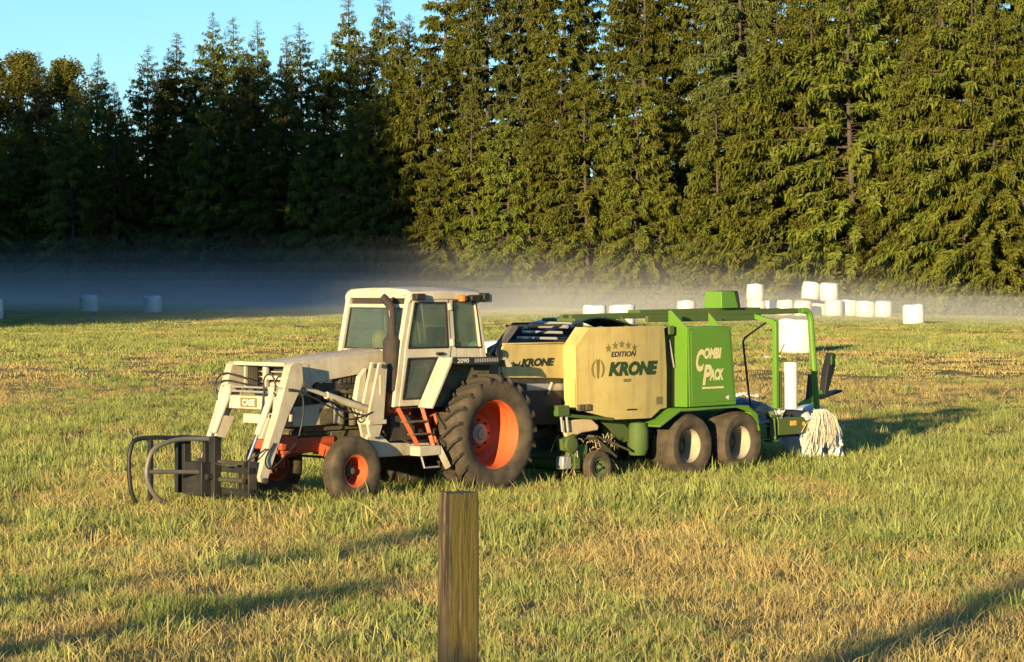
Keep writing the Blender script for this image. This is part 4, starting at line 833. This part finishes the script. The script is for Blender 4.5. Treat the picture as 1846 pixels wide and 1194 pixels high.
# chamber behind the panels
b = MB(); b.prism([(4.30, 0.95), (4.30, 1.66), (3.2, 1.66), (3.2, 2.08), (2.85, 2.2), (0.75, 2.3), (0.72, 1.0), (1.4, 0.9), (2.4, 0.86), (3.2, 0.92)], 'y', -0.80, 0.80); b.build('bale_chamber', M['dark_iron'], ba, 0.02)
b = MB(); b.prism([(2.6, 2.47), (1.0, 2.47), (1.0, 2.2), (2.9, 2.2)], 'y', -0.80, -0.74); b.build('chamber_rail', IR, ba)
gr = [[(x, y, 2.40 + 0.16 * math.sin(math.pi * min(1, max(0, (2.85 - x) / 1.7)) ** 0.8) + 0.02 * math.sin(y * 9 + x * 3)) for y in np.linspace(-0.35, 0.72, 9)] for x in np.linspace(2.85, 1.15, 12)]
b = MB(); b.sheet(gr, 0.02, (0, 0, 1)); b.build('chamber_belt', M['dark_film'], ba)
for k, (x, z) in enumerate(((3.02, 2.43), (3.14, 2.34), (3.26, 2.25), (2.92, 2.48))):
    b = MB(); b.tube([(x, -0.05, z), (x, 0.78, z)], 0.022 if k else 0.03, 8); b.build('roller_slat', M['grey_metal'], ba)
b = MB(); b.tube([(3.95, 0.70, 1.52), (3.02, 0.70, 1.50)], 0.115, 18); b.build('net_roll', M['grey_metal'], ba); b = MB(); b.tube([(3.5, 0.82, 1.40), (3.42, 0.83, 1.58)], 0.02, 8); b.build('roll_clip', WC, ba)
# black gap and frame between panel and cabinet
b = MB(); b.box(0.70, 1.05, -0.9, 0.98, 1.0, 2.38); b.build('rear_frame', BK, ba, 0.01)
b = MB(); b.tube([(0.85, 0.99, 2.2), (0.78, 1.0, 1.9), (0.74, 1.0, 1.75)], 0.015, 6); b.build('hydraulic_hose', M['grey_metal'], ba); b = MB(); b.box(0.80, 0.92, 0.98, 1.06, 2.28, 2.42); b.build('frame_bracket', GD, ba, 0.01)
# green wrapper cabinet
b = MB(); cab = [(0.68, 2.40), (-0.40, 2.40), (-0.54, 1.12), (0.64, 1.12)]; b.prism(cab, 'y', 0.84, 1.24); cbn = b.build('wrapper_cabinet', GP_, ba, 0.012)
b = MB(); b.prism([(0.62, 2.33), (-0.35, 2.33), (-0.475, 1.18), (0.585, 1.18)], 'y', 1.241, 1.25); b.build('cabinet_door', GP_, cbn, 0.006)
b = MB(); b.prism([(0.84, 1.12), (0.84, 2.66), (0.90, 2.66), (1.24, 2.38), (1.24, 1.12)], 'x', 0.682, 0.70); b.build('cabinet_front', GP_, cbn, 0.004)
b = MB(); b.prism([(0.86, 2.40), (0.86, 2.62), (1.10, 2.405)], 'x', -0.28, -0.30); b.build('gusset', GP_, cbn)
def side_map(x0, y, z0): return lambda u, v: (x0 - u, y, z0 + v)
C_ = text_geo('C', 0.045, 0.25); decal('lettering', C_, 0.22, 0.36, side_map(0.50, 1.2535, 1.68), M['decal_cream'], cbn)
decal('lettering', text_geo('OMBI', 0.055, 0.2), 0.44, 0.18, side_map(0.30, 1.2535, 1.88), M['decal_cream'], cbn)
decal('lettering', text_geo('P', 0.045, 0.25), 0.24, 0.33, side_map(0.34, 1.2545, 1.46), M['decal_cream'], cbn)
decal('lettering', text_geo('ACK', 0.055, 0.2), 0.36, 0.19, side_map(0.16, 1.2535, 1.53), M['decal_cream'], cbn)
b = MB(); b.box(-0.20, 0.34, 1.2505, 1.2535, 1.40, 1.43); b.build('decal_strip', M['decal_cream'], cbn)
b = MB(); b.prism([(-0.24, 1.245), (-0.33, 1.285), (-0.33, 1.205)], 'y', 1.2505, 1.2535); b.build('warning_triangle', M['decal_white'], cbn)
# lettering on the cream panels
def bowed(x0, z0): return lambda u, v: (x0 - u, bow(x0 - u) + 0.004, z0 + v)
decal('lettering', text_geo('KRONE', 0.065, 0.22), 1.22, 0.225, bowed(2.50, 1.655), M['decal_green'], ba)
decal('lettering', text_geo('EDITION', 0.03, 0.2), 0.58, 0.085, bowed(2.44, 1.955), M['decal_black'], ba)
for k, (dx, z) in enumerate(((0.0, 2.09), (0.15, 2.13), (0.30, 2.15), (0.45, 2.13), (0.60, 2.09))):
    b = MB(); cx_ = 2.50 - dx; pts = []
    for q in range(10): r = 0.075 if q % 2 == 0 else 0.032; t = math.pi / 2 + q * math.pi / 5; pts.append((cx_ + r * math.cos(t), bow(cx_ + r * math.cos(t)) + 0.004, z + r * math.sin(t)))
    b.add(pts + [(cx_, bow(cx_) + 0.004, z)], [(q, (q + 1) % 10, 10) for q in range(10)]); b.build('star', M['decal_olive'], ba, smooth=0)
def emblem(cx_, z, s, yfn, mat):
    for sg in (1, -1):
        b = MB(); o = []; i_ = []
        for t in np.linspace(-1.0, 1.15, 12):
            o.append((sg * s * (0.50 * math.cos(t) + 0.0), s * 0.55 * math.sin(t))); i_.append((sg * s * (0.30 * math.cos(t) + 0.04), s * 0.52 * math.sin(t)))
        q = o + i_[::-1]; n = len(o); b.add([(cx_ + u, yfn(cx_ + u), z + v) for u, v in o + i_], [(k, k + 1, n + k + 1, n + k) for k in range(n - 1)]); b.build('emblem_arc', mat, ba, smooth=0)
    b = MB(); q = [(0, 0.5), (-0.14, 0.6), (-0.07, -0.5), (0.07, -0.5), (0.14, 0.6)]; b.add([(cx_ + u * s, yfn(cx_ + u * s), z + v * s) for u, v in q], [(0, 1, 2), (0, 2, 3), (0, 3, 4)]); b.build('emblem_bar', mat, ba, smooth=0)
emblem(2.72, 1.77, 0.28, lambda x: bow(x) + 0.004, M['decal_olive'])
b = MB(); b.add([(x, bow(x) + 0.004, z) for x, z in ((2.16, 1.56), (1.98, 1.56), (1.98, 1.61), (2.16, 1.61))], [(0, 1, 2, 3)]); b.build('decal_strip', M['decal_olive'], ba, smooth=0)
b = MB(); b.add([(x, bow(x) + 0.004, z) for x, z in ((1.32, 1.18), (1.14, 1.18), (1.14, 1.30), (1.32, 1.30))], [(0, 1, 2, 3)]); b.build('sticker', M['decal_olive'], ba, smooth=0)
b = MB(); b.box(1.86, 2.08, bow(1.97) - 0.01, bow(1.97) + 0.012, 1.115, 1.135); b.build('panel_handle', BK, ba)
decal('lettering', text_geo('KRONE', 0.065, 0.22), 0.74, 0.125, lambda u, v: (4.12 - u, 0.8535, 1.835 + v), M['decal_black'], ba)
b = MB(); b.add([(x, 0.8535, z) for x, z in ((4.32, 1.93), (4.27, 1.85), (4.17, 1.85), (4.13, 1.93), (4.17, 1.91), (4.185, 1.87), (4.255, 1.87), (4.28, 1.91))], [(0, 1, 6, 7), (1, 2, 5, 6), (2, 3, 4, 5)]); b.build('emblem_arc', M['decal_black'], ba, smooth=0)
# mud guards over the tandem wheels
for s in (1, -1):
    b = MB(); b.prism([(0.95, 1.075), (-0.74, 1.075), (-0.74, 1.105), (0.95, 1.105)], 'y', s * 0.80, s * 1.34); b.prism([(0.95, 1.105), (0.95, 1.075), (1.47, 0.83), (1.49, 0.86)], 'y', s * 0.80, s * 1.34); b.prism([(-0.74, 1.105), (-0.74, 1.075), (-0.93, 0.98), (-1.03, 0.68), (-1.01, 0.68), (-0.92, 1.0)], 'y', s * 0.80, s * 1.34); b.prism([(-0.42, 1.08), (-0.74, 1.08), (-0.96, 0.95), (-1.03, 0.68), (-0.95, 0.82), (-0.80, 0.98)], 'y', s * 1.32, s * 1.345); b.build('mudguard', GP_, ba, 0.006)
b = MB()
for x in (0.65, -0.62): b.tube([(x, -1.0, 0.5), (x, 1.0, 0.5)], 0.06, 10)
b.box(-0.9, 0.9, 0.55, 0.72, 0.44, 0.62); b.box(-0.9, 0.9, -0.72, -0.55, 0.44, 0.62); b.box(-1.0, 3.0, 0.42, 0.56, 0.80, 1.0); b.box(-1.0, 3.0, -0.56, -0.42, 0.80, 1.0); b.build('chassis', GD, ba, 0.012)
b = MB(); b.lathe([(0.001, -0.12), (0.13, -0.11), (0.17, 0.0), (0.17, 0.28), (0.13, 0.40), (0.001, 0.42)], 14, 'z', (1.62, 1.0, 0.50)); b.build('oil_tank', GD, ba); b = MB(); b.prism([(2.3, 0.95), (1.5, 0.95), (1.45, 0.70), (1.9, 0.62), (2.3, 0.78)], 'y', 0.84, 0.9); b.prism([(2.5, 0.98), (2.0, 0.96), (1.5, 0.62), (1.9, 0.60)], 'y', 0.92, 0.96); b.build('drive_guard', GD, ba, 0.01)
b = MB(); b.prism([(2.6, 0.97), (1.5, 0.92), (1.5, 0.30), (2.2, 0.34)], 'y', 0.5, -0.8); b.build('cutter_housing', M['dark_iron'], ba, 0.02)
# drawbar
b = MB(); b.bar((2.6, 0, 0.85), (4.5, 0.52, 0.52), 0.16, 0.18); b.bar((2.8, 0.4, 0.9), (4.2, 0.55, 0.58), 0.1, 0.12); b.tube([(4.7, 0.55, 0.72), (3.4, 0.2, 0.85)], 0.07, 12); b.box(3.0, 4.2, 0.0, 0.55, 1.05, 1.42); b.build('drawbar', M['dark_iron'], ba, 0.01)
# pickup
pk = MB(); pk.tube([(3.0, -1.0, 0.36), (3.0, 1.02, 0.36)], 0.17, 18); pku = pk.build('pickup_drum', GD, ba)
g = np.random.default_rng(5); b = MB()
for k in range(30):
    for a_ in (0.2, 1.6, 3.0): y = -0.98 + k * 0.068; d = Vector((math.cos(a_), 0, math.sin(a_))); b.tube([Vector((3.0, y, 0.36)) + d * 0.16, Vector((3.0, y, 0.36)) + d * 0.30 + Vector((0.03, 0, -0.02))], 0.006, 4)
b.build('pickup_tines', IR, pku)
b = MB(); b.prism([(3.55, 0.72), (3.25, 0.80), (3.20, 0.60), (3.35, 0.52), (3.5, 0.55)], 'y', 1.02, 1.16); b.lathe([(0.001, 0.0), (0.13, 0.0), (0.13, 0.06), (0.001, 0.07)], 16, 'y', (3.38, 1.16, 0.64)); b.build('gear_cover', GD, ba, 0.012)
b = MB(); b.prism([(3.42, 1.0), (3.40, 0.70), (3.05, 0.80), (2.68, 0.82), (2.66, 0.90), (2.85, 1.02)], 'y', 1.04, 1.12); b.build('pickup_guard', M['guard_cream'], ba, 0.02)
b = MB(); b.bar((3.62, 1.12, 1.10), (2.4, 1.14, 0.99), 0.09, 0.05); b.box(3.42, 3.68, 0.98, 1.2, 1.08, 1.24); b.build('side_rail', GD, ba, 0.008)
for x in (3.56, 3.44): b = MB(); b.tube([(x, 1.15, 1.1), (x - 0.04, 1.15, 0.84)], 0.022, 8); b.build('spring', M['grey_metal'], ba)
for x in (3.1, 2.95): b = MB(); b.box(x - 0.06, x + 0.06, bow(3.0) - 0.01, bow(3.0) + 0.05, 1.14, 1.24); b.build('panel_latch', MD, ba, 0.01)
b = MB(); b.bar((3.2, 1.1, 0.55), (3.2, 1.12, 0.25), 0.12, 0.10); b.box(2.9, 3.35, 1.02, 1.10, 0.30, 0.62); b.build('pickup_arm', GD, ba, 0.01); b = MB(); b.bar((2.9, 1.16, 0.75), (2.3, 1.10, 0.40), 0.12, 0.03); b.bar((2.7, 1.16, 0.72), (1.95, 1.12, 0.48), 0.03, 0.03); b.build('pickup_linkage', M['machinery_dirt'], ba)
b = MB(); b.box(3.3, 3.5, 0.98, 1.14, 0.26, 0.46); b.build('skid_plate', M['grey_metal'], ba, 0.02)
wheel(ba, 'gauge', 2.80, 1.20, 0.27, 0.26, 0.16, 0.12, M['tyre'], GD, 1, ribs=2, dish=0.03, hubR=0.04)
# straw hanging from the pickup
b = MB(); g = np.random.default_rng(6)
for k in range(90):
    p = Vector((g.uniform(2.3, 3.4), g.uniform(0.85, 1.2), g.uniform(0.3, 0.8))); q = p + Vector((g.normal(0, 0.12), g.normal(0, 0.05), -abs(g.normal(0.12, 0.1)))); b.tube([p, (p + q) / 2 + Vector((0, 0, 0.03)), q], 0.005, 3)
st = b.build('straw_wisps', M['guard_cream'], ba); st['kind'] = 'stuff'
# top rails, turret box, rear hoop
for y, x0, x1 in ((0.40, 2.55, -3.30), (0.16, 2.5, -3.0)):
    b = MB(); b.bar((x0, y, 2.56), (x1, y, 2.62), 0.07, 0.09); b.build('top_rail', GD, ba, 0.01)
b = MB(); b.bar((0.9, 0.28, 2.64), (-2.2, 0.28, 2.66), 0.26, 0.05); b.build('top_beam', GD, ba, 0.008); b = MB(); b.bar((0.9, 0.55, 2.52), (-2.0, 0.55, 2.52), 0.06, 0.10); b.build('top_beam', GD, ba, 0.008)
b = MB(); b.box(2.2, 2.6, -0.15, 0.55, 2.50, 2.55); b.bar((1.4, 0.4, 2.56), (1.2, 0.5, 2.35), 0.06, 0.08); b.bar((1.3, 0.2, 2.56), (1.25, 0.2, 2.35), 0.06, 0.08); b.build('rail_bracket', GD, ba, 0.008)
b = MB(); x0, x1, y0, y1 = -1.06, -1.50, 0.10, 0.50; vs = [(x0, y0, 2.68), (x1, y0, 2.68), (x1, y1, 2.68), (x0, y1, 2.68), (x0 - 0.02, y0 + 0.02, 2.96), (x1 + 0.08, y0 + 0.02, 2.96), (x1 + 0.08, y1 - 0.02, 2.96), (x0 - 0.02, y1 - 0.02, 2.96)]
b.add(vs, [(3, 2, 1, 0), (4, 5, 6, 7), (0, 1, 5, 4), (1, 2, 6, 5), (2, 3, 7, 6), (3, 0, 4, 7)]); b.build('drive_box', GP_, ba, 0.01); b = MB(); b.prism([(x1, 2.68), (x1 + 0.075, 2.97), (x1 + 0.045, 2.97), (x1 - 0.03, 2.68)], 'y', y0 - 0.02, y1 + 0.02); b.build('drive_box_lid', BK, ba)
b = MB(); b.bar((-3.20, 0.40, 2.62), (-3.40, 0.42, 2.62), 0.075, 0.09); b.tube(smoothpath([(-3.30, 0.42, 2.625), (-3.46, 0.44, 2.60), (-3.53, 0.45, 2.48), (-3.56, 0.45, 2.2), (-3.70, 0.46, 0.90)], 6), 0.055, 10); b.build('wrapping_arm', GP_, ba)
b = MB(); b.bar((-1.90, 0.98, 1.0), (-1.88, 0.98, 2.46), 0.09, 0.08); b.build('film_mast', GP_, ba, 0.01); b = MB(); b.bar((-2.02, 0.98, 1.0), (-2.00, 0.98, 1.62), 0.06, 0.06); b.box(-2.12, -1.95, 0.92, 1.04, 1.80, 1.84); b.tube([(-2.0, 0.98, 1.9), (-2.1, 1.0, 2.08)], 0.012, 6); b.build('film_bracket', GD, ba, 0.006)
b = MB(); b.bar((-1.88, 0.98, 2.44), (-1.86, 0.55, 2.54), 0.07, 0.08); b.build('film_mast_top', GP_, ba)
b = MB(); b.lathe([(0.03, 0.0), (0.118, 0.0), (0.118, 0.79), (0.03, 0.79)], 24, 'z', (-2.27, 1.0, 0.98)); b.build('film_roll', M['white_film'], ba, 0.006)
b = MB(); b.tube([(-1.86, 0.80, 2.44), (-1.30, 0.80, 2.19), (-1.25, 0.80, 2.12), (-1.45, 0.80, 1.03)], 0.018, 7); b.build('guard_wire', BK, ba)
# wrapping table, film heaps, rear beam
b = MB()
for y in (-0.45, 0.45): b.tube([(-1.1, y, 0.80), (-2.9, y, 0.80)], 0.12, 14)
b.box(-2.9, -1.0, -0.7, 0.7, 0.48, 0.66); b.build('wrapping_table', M['dark_iron'], ba, 0.01)
b = MB(); g = np.random.default_rng(9); grd = []
for i in range(14):
    row = []
    for j in range(10):
        x = -1.02 - i * 0.10; y = -0.2 + j * 0.13; e = math.sin(math.pi * i / 13) * math.sin(math.pi * j / 9); row.append((x + g.normal(0, 0.01), y + g.normal(0, 0.01), 0.86 + 0.30 * max(0.0, e) ** 0.7 + g.normal(0, 0.022)))
    grd.append(row)
b.sheet(grd, 0.10, (0, 0, 1)); b.build('crumpled_film', M['dark_film'], ba, smooth=70)
b = MB(); b.box(-2.95, -1.95, 0.82, 1.0, 0.55, 0.84); b.build('rear_beam', GD, ba, 0.012); b = MB(); b.box(-2.42, -2.26, 1.001, 1.01, 0.70, 0.78); b.build('reflector', M['reflector'], ba); b = MB(); b.box(-2.66, -2.60, 1.001, 1.01, 0.69, 0.75); b.build('reflector', M['reflector'], ba)
b = MB(); b.bar((-1.82, 0.95, 0.96), (-1.84, 0.97, 0.48), 0.09, 0.10); b.box(-1.95, -1.70, 0.85, 1.05, 0.86, 0.90); b.box(-1.92, -1.72, 0.88, 1.03, 0.44, 0.48); b.box(-1.7, -1.0, 0.8, 0.95, 0.5, 0.9); b.build('table_leg', GD, ba, 0.008)
b = MB(); b.box(-2.9, -1.9, 0.3, 0.98, 0.88, 0.93); b.build('film_tray', M['dark_iron'], ba, 0.01)
b = MB(); b.add([(-1.88 - 0.02 * k + 0.05 * math.sin(k * 2.1), 1.02 + 0.02 * math.cos(k * 1.3), 0.88 + 0.012 * k * (1 if k % 2 else 0.6)) for k in range(10)] + [(-1.98 - 0.015 * k, 1.03, 0.84 + 0.018 * k) for k in range(10)], [(k, k + 1, 11 + k, 10 + k) for k in range(9)]); b.sheet([[(-1.86 - 0.02 * i, 1.0 + 0.03 * math.sin(i + j), 0.84 + 0.04 * j + 0.02 * math.sin(i * 2)) for j in range(4)] for i in range(9)], 0.02); b.build('film_tail', M['white_film'], ba, smooth=60)
# bale tipping arm at the far side
b = MB(); b.bar((-4.4, -0.6, 0.82), (-5.2, -0.6, 1.12), 0.10, 0.10); b.build('tipping_arm', GP_, ba, 0.01); b = MB(); b.prism([(-5.0, 1.08), (-5.7, 1.16), (-5.72, 1.12), (-5.1, 1.0)], 'y', -0.68, -0.5); b.prism([(-5.18, 1.05), (-5.28, 1.1), (-5.50, 1.6), (-5.48, 1.82), (-5.40, 1.84), (-5.28, 1.55)], 'y', -0.64, -0.5); b.bar((-4.85, -0.6, 1.0), (-4.92, -0.6, 1.45), 0.05, 0.16); b.build('tipping_bracket', BK, ba, 0.01); b = MB(); b.prism([(-5.36, 1.62), (-5.46, 1.66), (-5.48, 1.80), (-5.42, 1.83), (-5.36, 1.76)], 'y', -0.5, -0.48); b.build('tipping_tip', GP_, ba)
b = MB(); b.bar((-3.6, 0.0, 0.55), (-4.5, -0.6, 0.80), 0.10, 0.10); b.bar((-2.8, 0.0, 0.55), (-3.6, 0.0, 0.55), 0.12, 0.10); b.build('tipping_arm', GD, ba)

# frayed net wrap hanging over the rear beam
nw = empty('net_wrap', (2.39, 43.83, 0.0), R_(226)); tag(nw, 'frayed cream net wrap hanging in strands over the rear green beam', 'net wrap'); g = np.random.default_rng(14)
b = MB()
for k in range(420):
    x = g.uniform(-3.35, -2.80); x -= 0; top = 0.80 + 0.12 * math.sin((x + 3.45) / 0.7 * 3.14) + g.normal(0, 0.015); y = g.uniform(0.92, 1.08); L = g.uniform(0.25, 0.62); fx = (x + 3.05) * g.uniform(0.2, 0.9)
    p = [(x, y - 0.03, top), (x + fx * 0.2, y + 0.03, top - 0.06), (x + fx * 0.6 + g.normal(0, 0.015), y + 0.05, top - L * 0.5), (x + fx + g.normal(0, 0.03), y + 0.03 + g.normal(0, 0.02), top - L)]
    b.tube(smoothpath(p, 3), g.uniform(0.003, 0.007), 4)
b.build('strands', M['twine'], nw)
grd = [[(-2.86 - 0.062 * i + 0.05 * (j / 8) * (4 - i) * -0.4 + g.normal(0, 0.008), 0.96 + 0.02 * math.sin(i * 2.3 + j) + g.normal(0, 0.01), 0.86 + 0.06 * math.sin(i / 8 * 3.14) - 0.058 * j + g.normal(0, 0.012)) for j in range(9)] for i in range(9)]
b = MB(); b.sheet(grd, 0.02); b.build('net_sheet', M['twine'], nw, smooth=70)
for (x0, w_, z0, z1) in ((-2.66, 0.22, 0.14, 0.56), (-2.96, 0.22, 0.10, 0.50), (-3.42, 0.32, 0.12, 0.40)):
    grd = [[(x0 - w_ * i / 6 + g.normal(0, 0.015), 0.98 + 0.07 * math.sin(i * 1.7 + j * 0.6) + g.normal(0, 0.012), z1 - (z1 - z0) * j / 6 + g.normal(0, 0.012)) for j in range(7)] for i in range(7)]
    b = MB(); b.sheet(grd, 0.035); b.build('rag', M['white_film'], nw, smooth=70)
grd = [[(-2.62 - 0.07 * i + g.normal(0, 0.01), 0.94 + 0.03 * j, 0.86 + 0.05 * math.sin(i) * (j < 3) + g.normal(0, 0.015) - 0.03 * max(0, j - 3)) for j in range(5)] for i in range(7)]
b = MB(); b.sheet(grd, 0.04, (0, 0, 1)); b.build('rag', M['white_film'], nw, smooth=70)

# ------------------------------------------------------------------ wrapped bales
def bale_mesh(seed, r=0.62, h=1.2):
    g = np.random.default_rng(seed); n = 40; prof = [(0.001, 0), (r * 0.6, 0.005), (r * 0.86, 0.02), (r * 0.95, 0.06), (r * 0.99, 0.16), (r * 1.02, 0.4 * h), (r * 1.02, 0.6 * h), (r * 0.99, h - 0.16), (r * 0.955, h - 0.06), (r * 0.87, h - 0.015), (r * 0.6, h + 0.01), (0.001, h + 0.015)]
    b = MB(); b.lathe(prof, n, 'z'); f = g.uniform(0, 6.28, 6)
    v = []
    for x, y, z in b.v:
        t = math.atan2(y, x); k = 1 + 0.02 * math.sin(2 * t + f[0]) + 0.012 * math.sin(5 * t + f[1] + 3 * z) + 0.008 * math.sin(11 * t + f[2] - 5 * z) + 0.006 * math.sin(23 * t + 9 * z + f[3])
        v.append((x * k, y * k, z + 0.025 * math.sin(t + f[4]) * (z > h / 2) + 0.015 * math.sin(3 * t + f[5]) * (z > h / 2)))
    b.v = v; return b.mesh('wrapped_bale', 60)
BM = [bale_mesh(i) for i in range(4)]
for m_ in BM: m_.materials.append(M['white_film'])
bk = 0
def bale(px, base, d, label, group=None, up=0.0, tilt=(0, 0), s=1.0, hs=1.0):
    global bk
    x = at_px(px, d); o = link('wrapped_bale', BM[bk % 4], None, None, (x, d, gz1(x, d) - 0.06 + up)); o.rotation_euler = (tilt[0], tilt[1], bk * 1.3); o.scale = (s, s, s * hs); bk += 1
    return tag(o, label, 'bale', group)
FG = 'white wrapped bales on the far left field'; PG = 'white wrapped bales in the pile'
bale(-14, 574, 150, 'white wrapped bale cut off by the left picture edge', FG)
bale(160, 558, 184, 'white wrapped bale in blue mist, left one of the far pair', FG)
bale(275, 559, 182, 'white wrapped bale in blue mist, right one of the far pair', FG)
bale(882, 640, 75, 'white wrapped bale half hidden between tractor cab and baler')
BG2 = 'white wrapped bales seen over the baler'
bale(1072, 580, 140, 'white wrapped bale over the baler, left of two side by side', BG2)
bale(1121, 580, 136, 'white wrapped bale over the baler, right of two side by side', BG2, 0, (0, 0), 1.08)
bale(1237, 560, 178, 'shaded white wrapped bale over the green cabinet, left of the green box', BG2)
for i, (px, d, t) in enumerate(((1363, 188, 'under the upright bale at the left end of the pile'), (1388, 194, 'second in the bottom row of the pile from the left'), (1416, 190, 'third in the bottom row of the pile from the left'), (1447, 188, 'under the tilted bale on top of the pile'), (1478, 191, 'in the pile bottom row between the two upper bales'), (1503, 186, 'under the right upper bale of the pile'), (1530, 187, 'next to last in the bottom row of the pile'), (1560, 184, 'last but one from the right beside the pile'))):
    bale(px, 565, d, 'white wrapped bale ' + t, PG, 0.0, (0, 0), rt.uniform(0.95, 1.06), 0.95)
bale(1593, 566, 184, 'white wrapped bale at the right end of the pile row', PG)
bale(1361, 545, 188, 'white wrapped bale standing on top of the left end of the pile', PG, 1.12, (0.02, 0.0), 0.98)
bale(1460, 543, 189, 'white wrapped bale leaning tilted on top of the pile', PG, 1.18, (0.12, -0.16), 1.05)
bale(1495, 545, 188, 'white wrapped bale upright on the pile beside the tilted one', PG, 1.12, (0, 0.03), 1.08)
bale(1647, 584, 155, 'lone white wrapped bale on the grass right of the pile')
bale(1434, 624, 95, 'large white wrapped bale framed by the rear hoop of the baler', None, 0, (0, 0), 1.0, 1.05)
# the bale dropped behind the wrapper, in its shade
o = link('wrapped_bale', BM[1], None, None); c = ba.matrix_basis @ Vector((-3.62, 0.28, 0.0)); o.location = (5.32, 47.3, 0.42); o.rotation_euler = (R_(90), 0, R_(-8)); o.scale = (0.86, 0.86, 0.95)
tag(o, 'white wrapped bale lying in shade behind the hanging net wrap', 'bale')
# torn film scraps on the grass
g = np.random.default_rng(21)
for (px, d, lab) in ((1347, 66, 'torn white film scrap on the grass right of the green cabinet'), (1392, 88, 'torn white film scrap beside the large white bale')):
    x = at_px(px, d); z = gz1(x, d); grd = [[(x + 0.09 * (i - 3), d + 0.08 * (j - 3), z + 0.06 + abs(g.normal(0, 0.06))) for j in range(7)] for i in range(7)]
    b = MB(); b.sheet(grd, 0.01, (0, 0, 1)); o = b.build('film_scrap', M['white_film'], smooth=0); tag(o, lab, 'scrap', 'torn film scraps')

# ------------------------------------------------------------------ fence posts
def post(x, y, top, wd, rz, lab):
    z0 = gz1(x, y) - 0.4; n = 60; g = np.random.default_rng(int(1000 + x * 10)); b = MB(); vs = []; ring = []
    cs = [(-1, -1), (1, -1), (1, 1), (-1, 1)]
    for k in range(4):
        a_, c_ = cs[k], cs[(k + 1) % 4]
        for t in np.linspace(0.05, 0.95, 14): ring.append((a_[0] + (c_[0] - a_[0]) * t, a_[1] + (c_[1] - a_[1]) * t, k))
    m = len(ring); H = top - z0
    for i in range(n):
        t = i / (n - 1); z = H * t; w_ = wd / 2 * (1.05 - 0.05 * t)
        for k, (u, v, fc) in enumerate(ring):
            amp = 0.16 if fc == 3 else 0.07
            q = 1 + amp * (float(vnoise(k * 0.9 + 7, z * 2.2, 3)) - 0.6) + 0.035 * (float(vnoise(k * 2.7, z * 7, 9)) - 0.5) - (0.10 if k in (4, 37, 50) else 0) * float(vnoise(k, z * 1.5, 4))
            if i == n - 1: q *= 0.985
            vs.append((u * w_ * q, v * w_ * q, z + (0.006 * (float(vnoise(k * 0.6, 0.5, 12)) - 0.5) if i == n - 1 else 0)))
    fs = [(i * m + k, i * m + (k + 1) % m, (i + 1) * m + (k + 1) % m, (i + 1) * m + k) for i in range(n - 1) for k in range(m)] + [tuple((n - 1) * m + k for k in range(m))]
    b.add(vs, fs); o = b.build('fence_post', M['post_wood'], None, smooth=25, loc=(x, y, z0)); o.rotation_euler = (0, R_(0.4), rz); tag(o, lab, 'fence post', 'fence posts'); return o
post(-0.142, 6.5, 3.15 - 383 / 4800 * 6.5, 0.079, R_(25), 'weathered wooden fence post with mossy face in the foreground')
post(-7.6, 6.6, 2.66, 0.09, R_(10), 'wooden fence post beyond the left picture edge, casting a long shadow')
post(-6.3, 7.6, 2.55, 0.10, R_(35), 'second wooden fence post beyond the left picture edge, nearer the picture')

# ------------------------------------------------------------------ unseen poles added behind the camera so their shadows cross the foreground
def pole(x, y, top, lab):
    z0 = gz1(x, y) - 0.3; p = empty('shadow_pole', (x, y, z0)); tag(p, lab, 'shadow pole', 'added shadow casters behind the camera'); h = top - z0
    b = MB(); b.tube([(0, 0, 0), (0, 0, h * 0.5), (0, 0, h)], [0.26, 0.23, 0.20], 12); b.build('shaft', M['bark'], p)
    b = MB(); b.box(-0.5, 0.5, -0.05, 0.05, h - 0.35, h - 0.23); b.build('crossarm', M['bark'], p, 0.01)
    for q in (-0.42, 0.42): b = MB(); b.lathe([(0.001, 0), (0.03, 0), (0.045, 0.04), (0.03, 0.09), (0.001, 0.1)], 10, 'z', (q, 0, h - 0.23)); b.build('insulator', M['white_film'], p)
for (gx_, gy_, k, tip, lab) in ((-4.46, 23.2, 40, 9.0, 'unseen wooden pole added behind the camera for its shadow, far to the left'), (-3.3, 20.5, 34, 5.2, 'unseen wooden pole added behind the camera for its shadow, left'), (1.95, 17.8, 32, 10.5, 'unseen wooden pole added behind the camera for its shadow, nearest the viewer')):
    x_, y_ = gx_ - math.sin(SUN_AZ) * k, gy_ - math.cos(SUN_AZ) * k; pole(x_, y_, 0.35 + math.tan(SUN_EL) * (k + tip), lab)
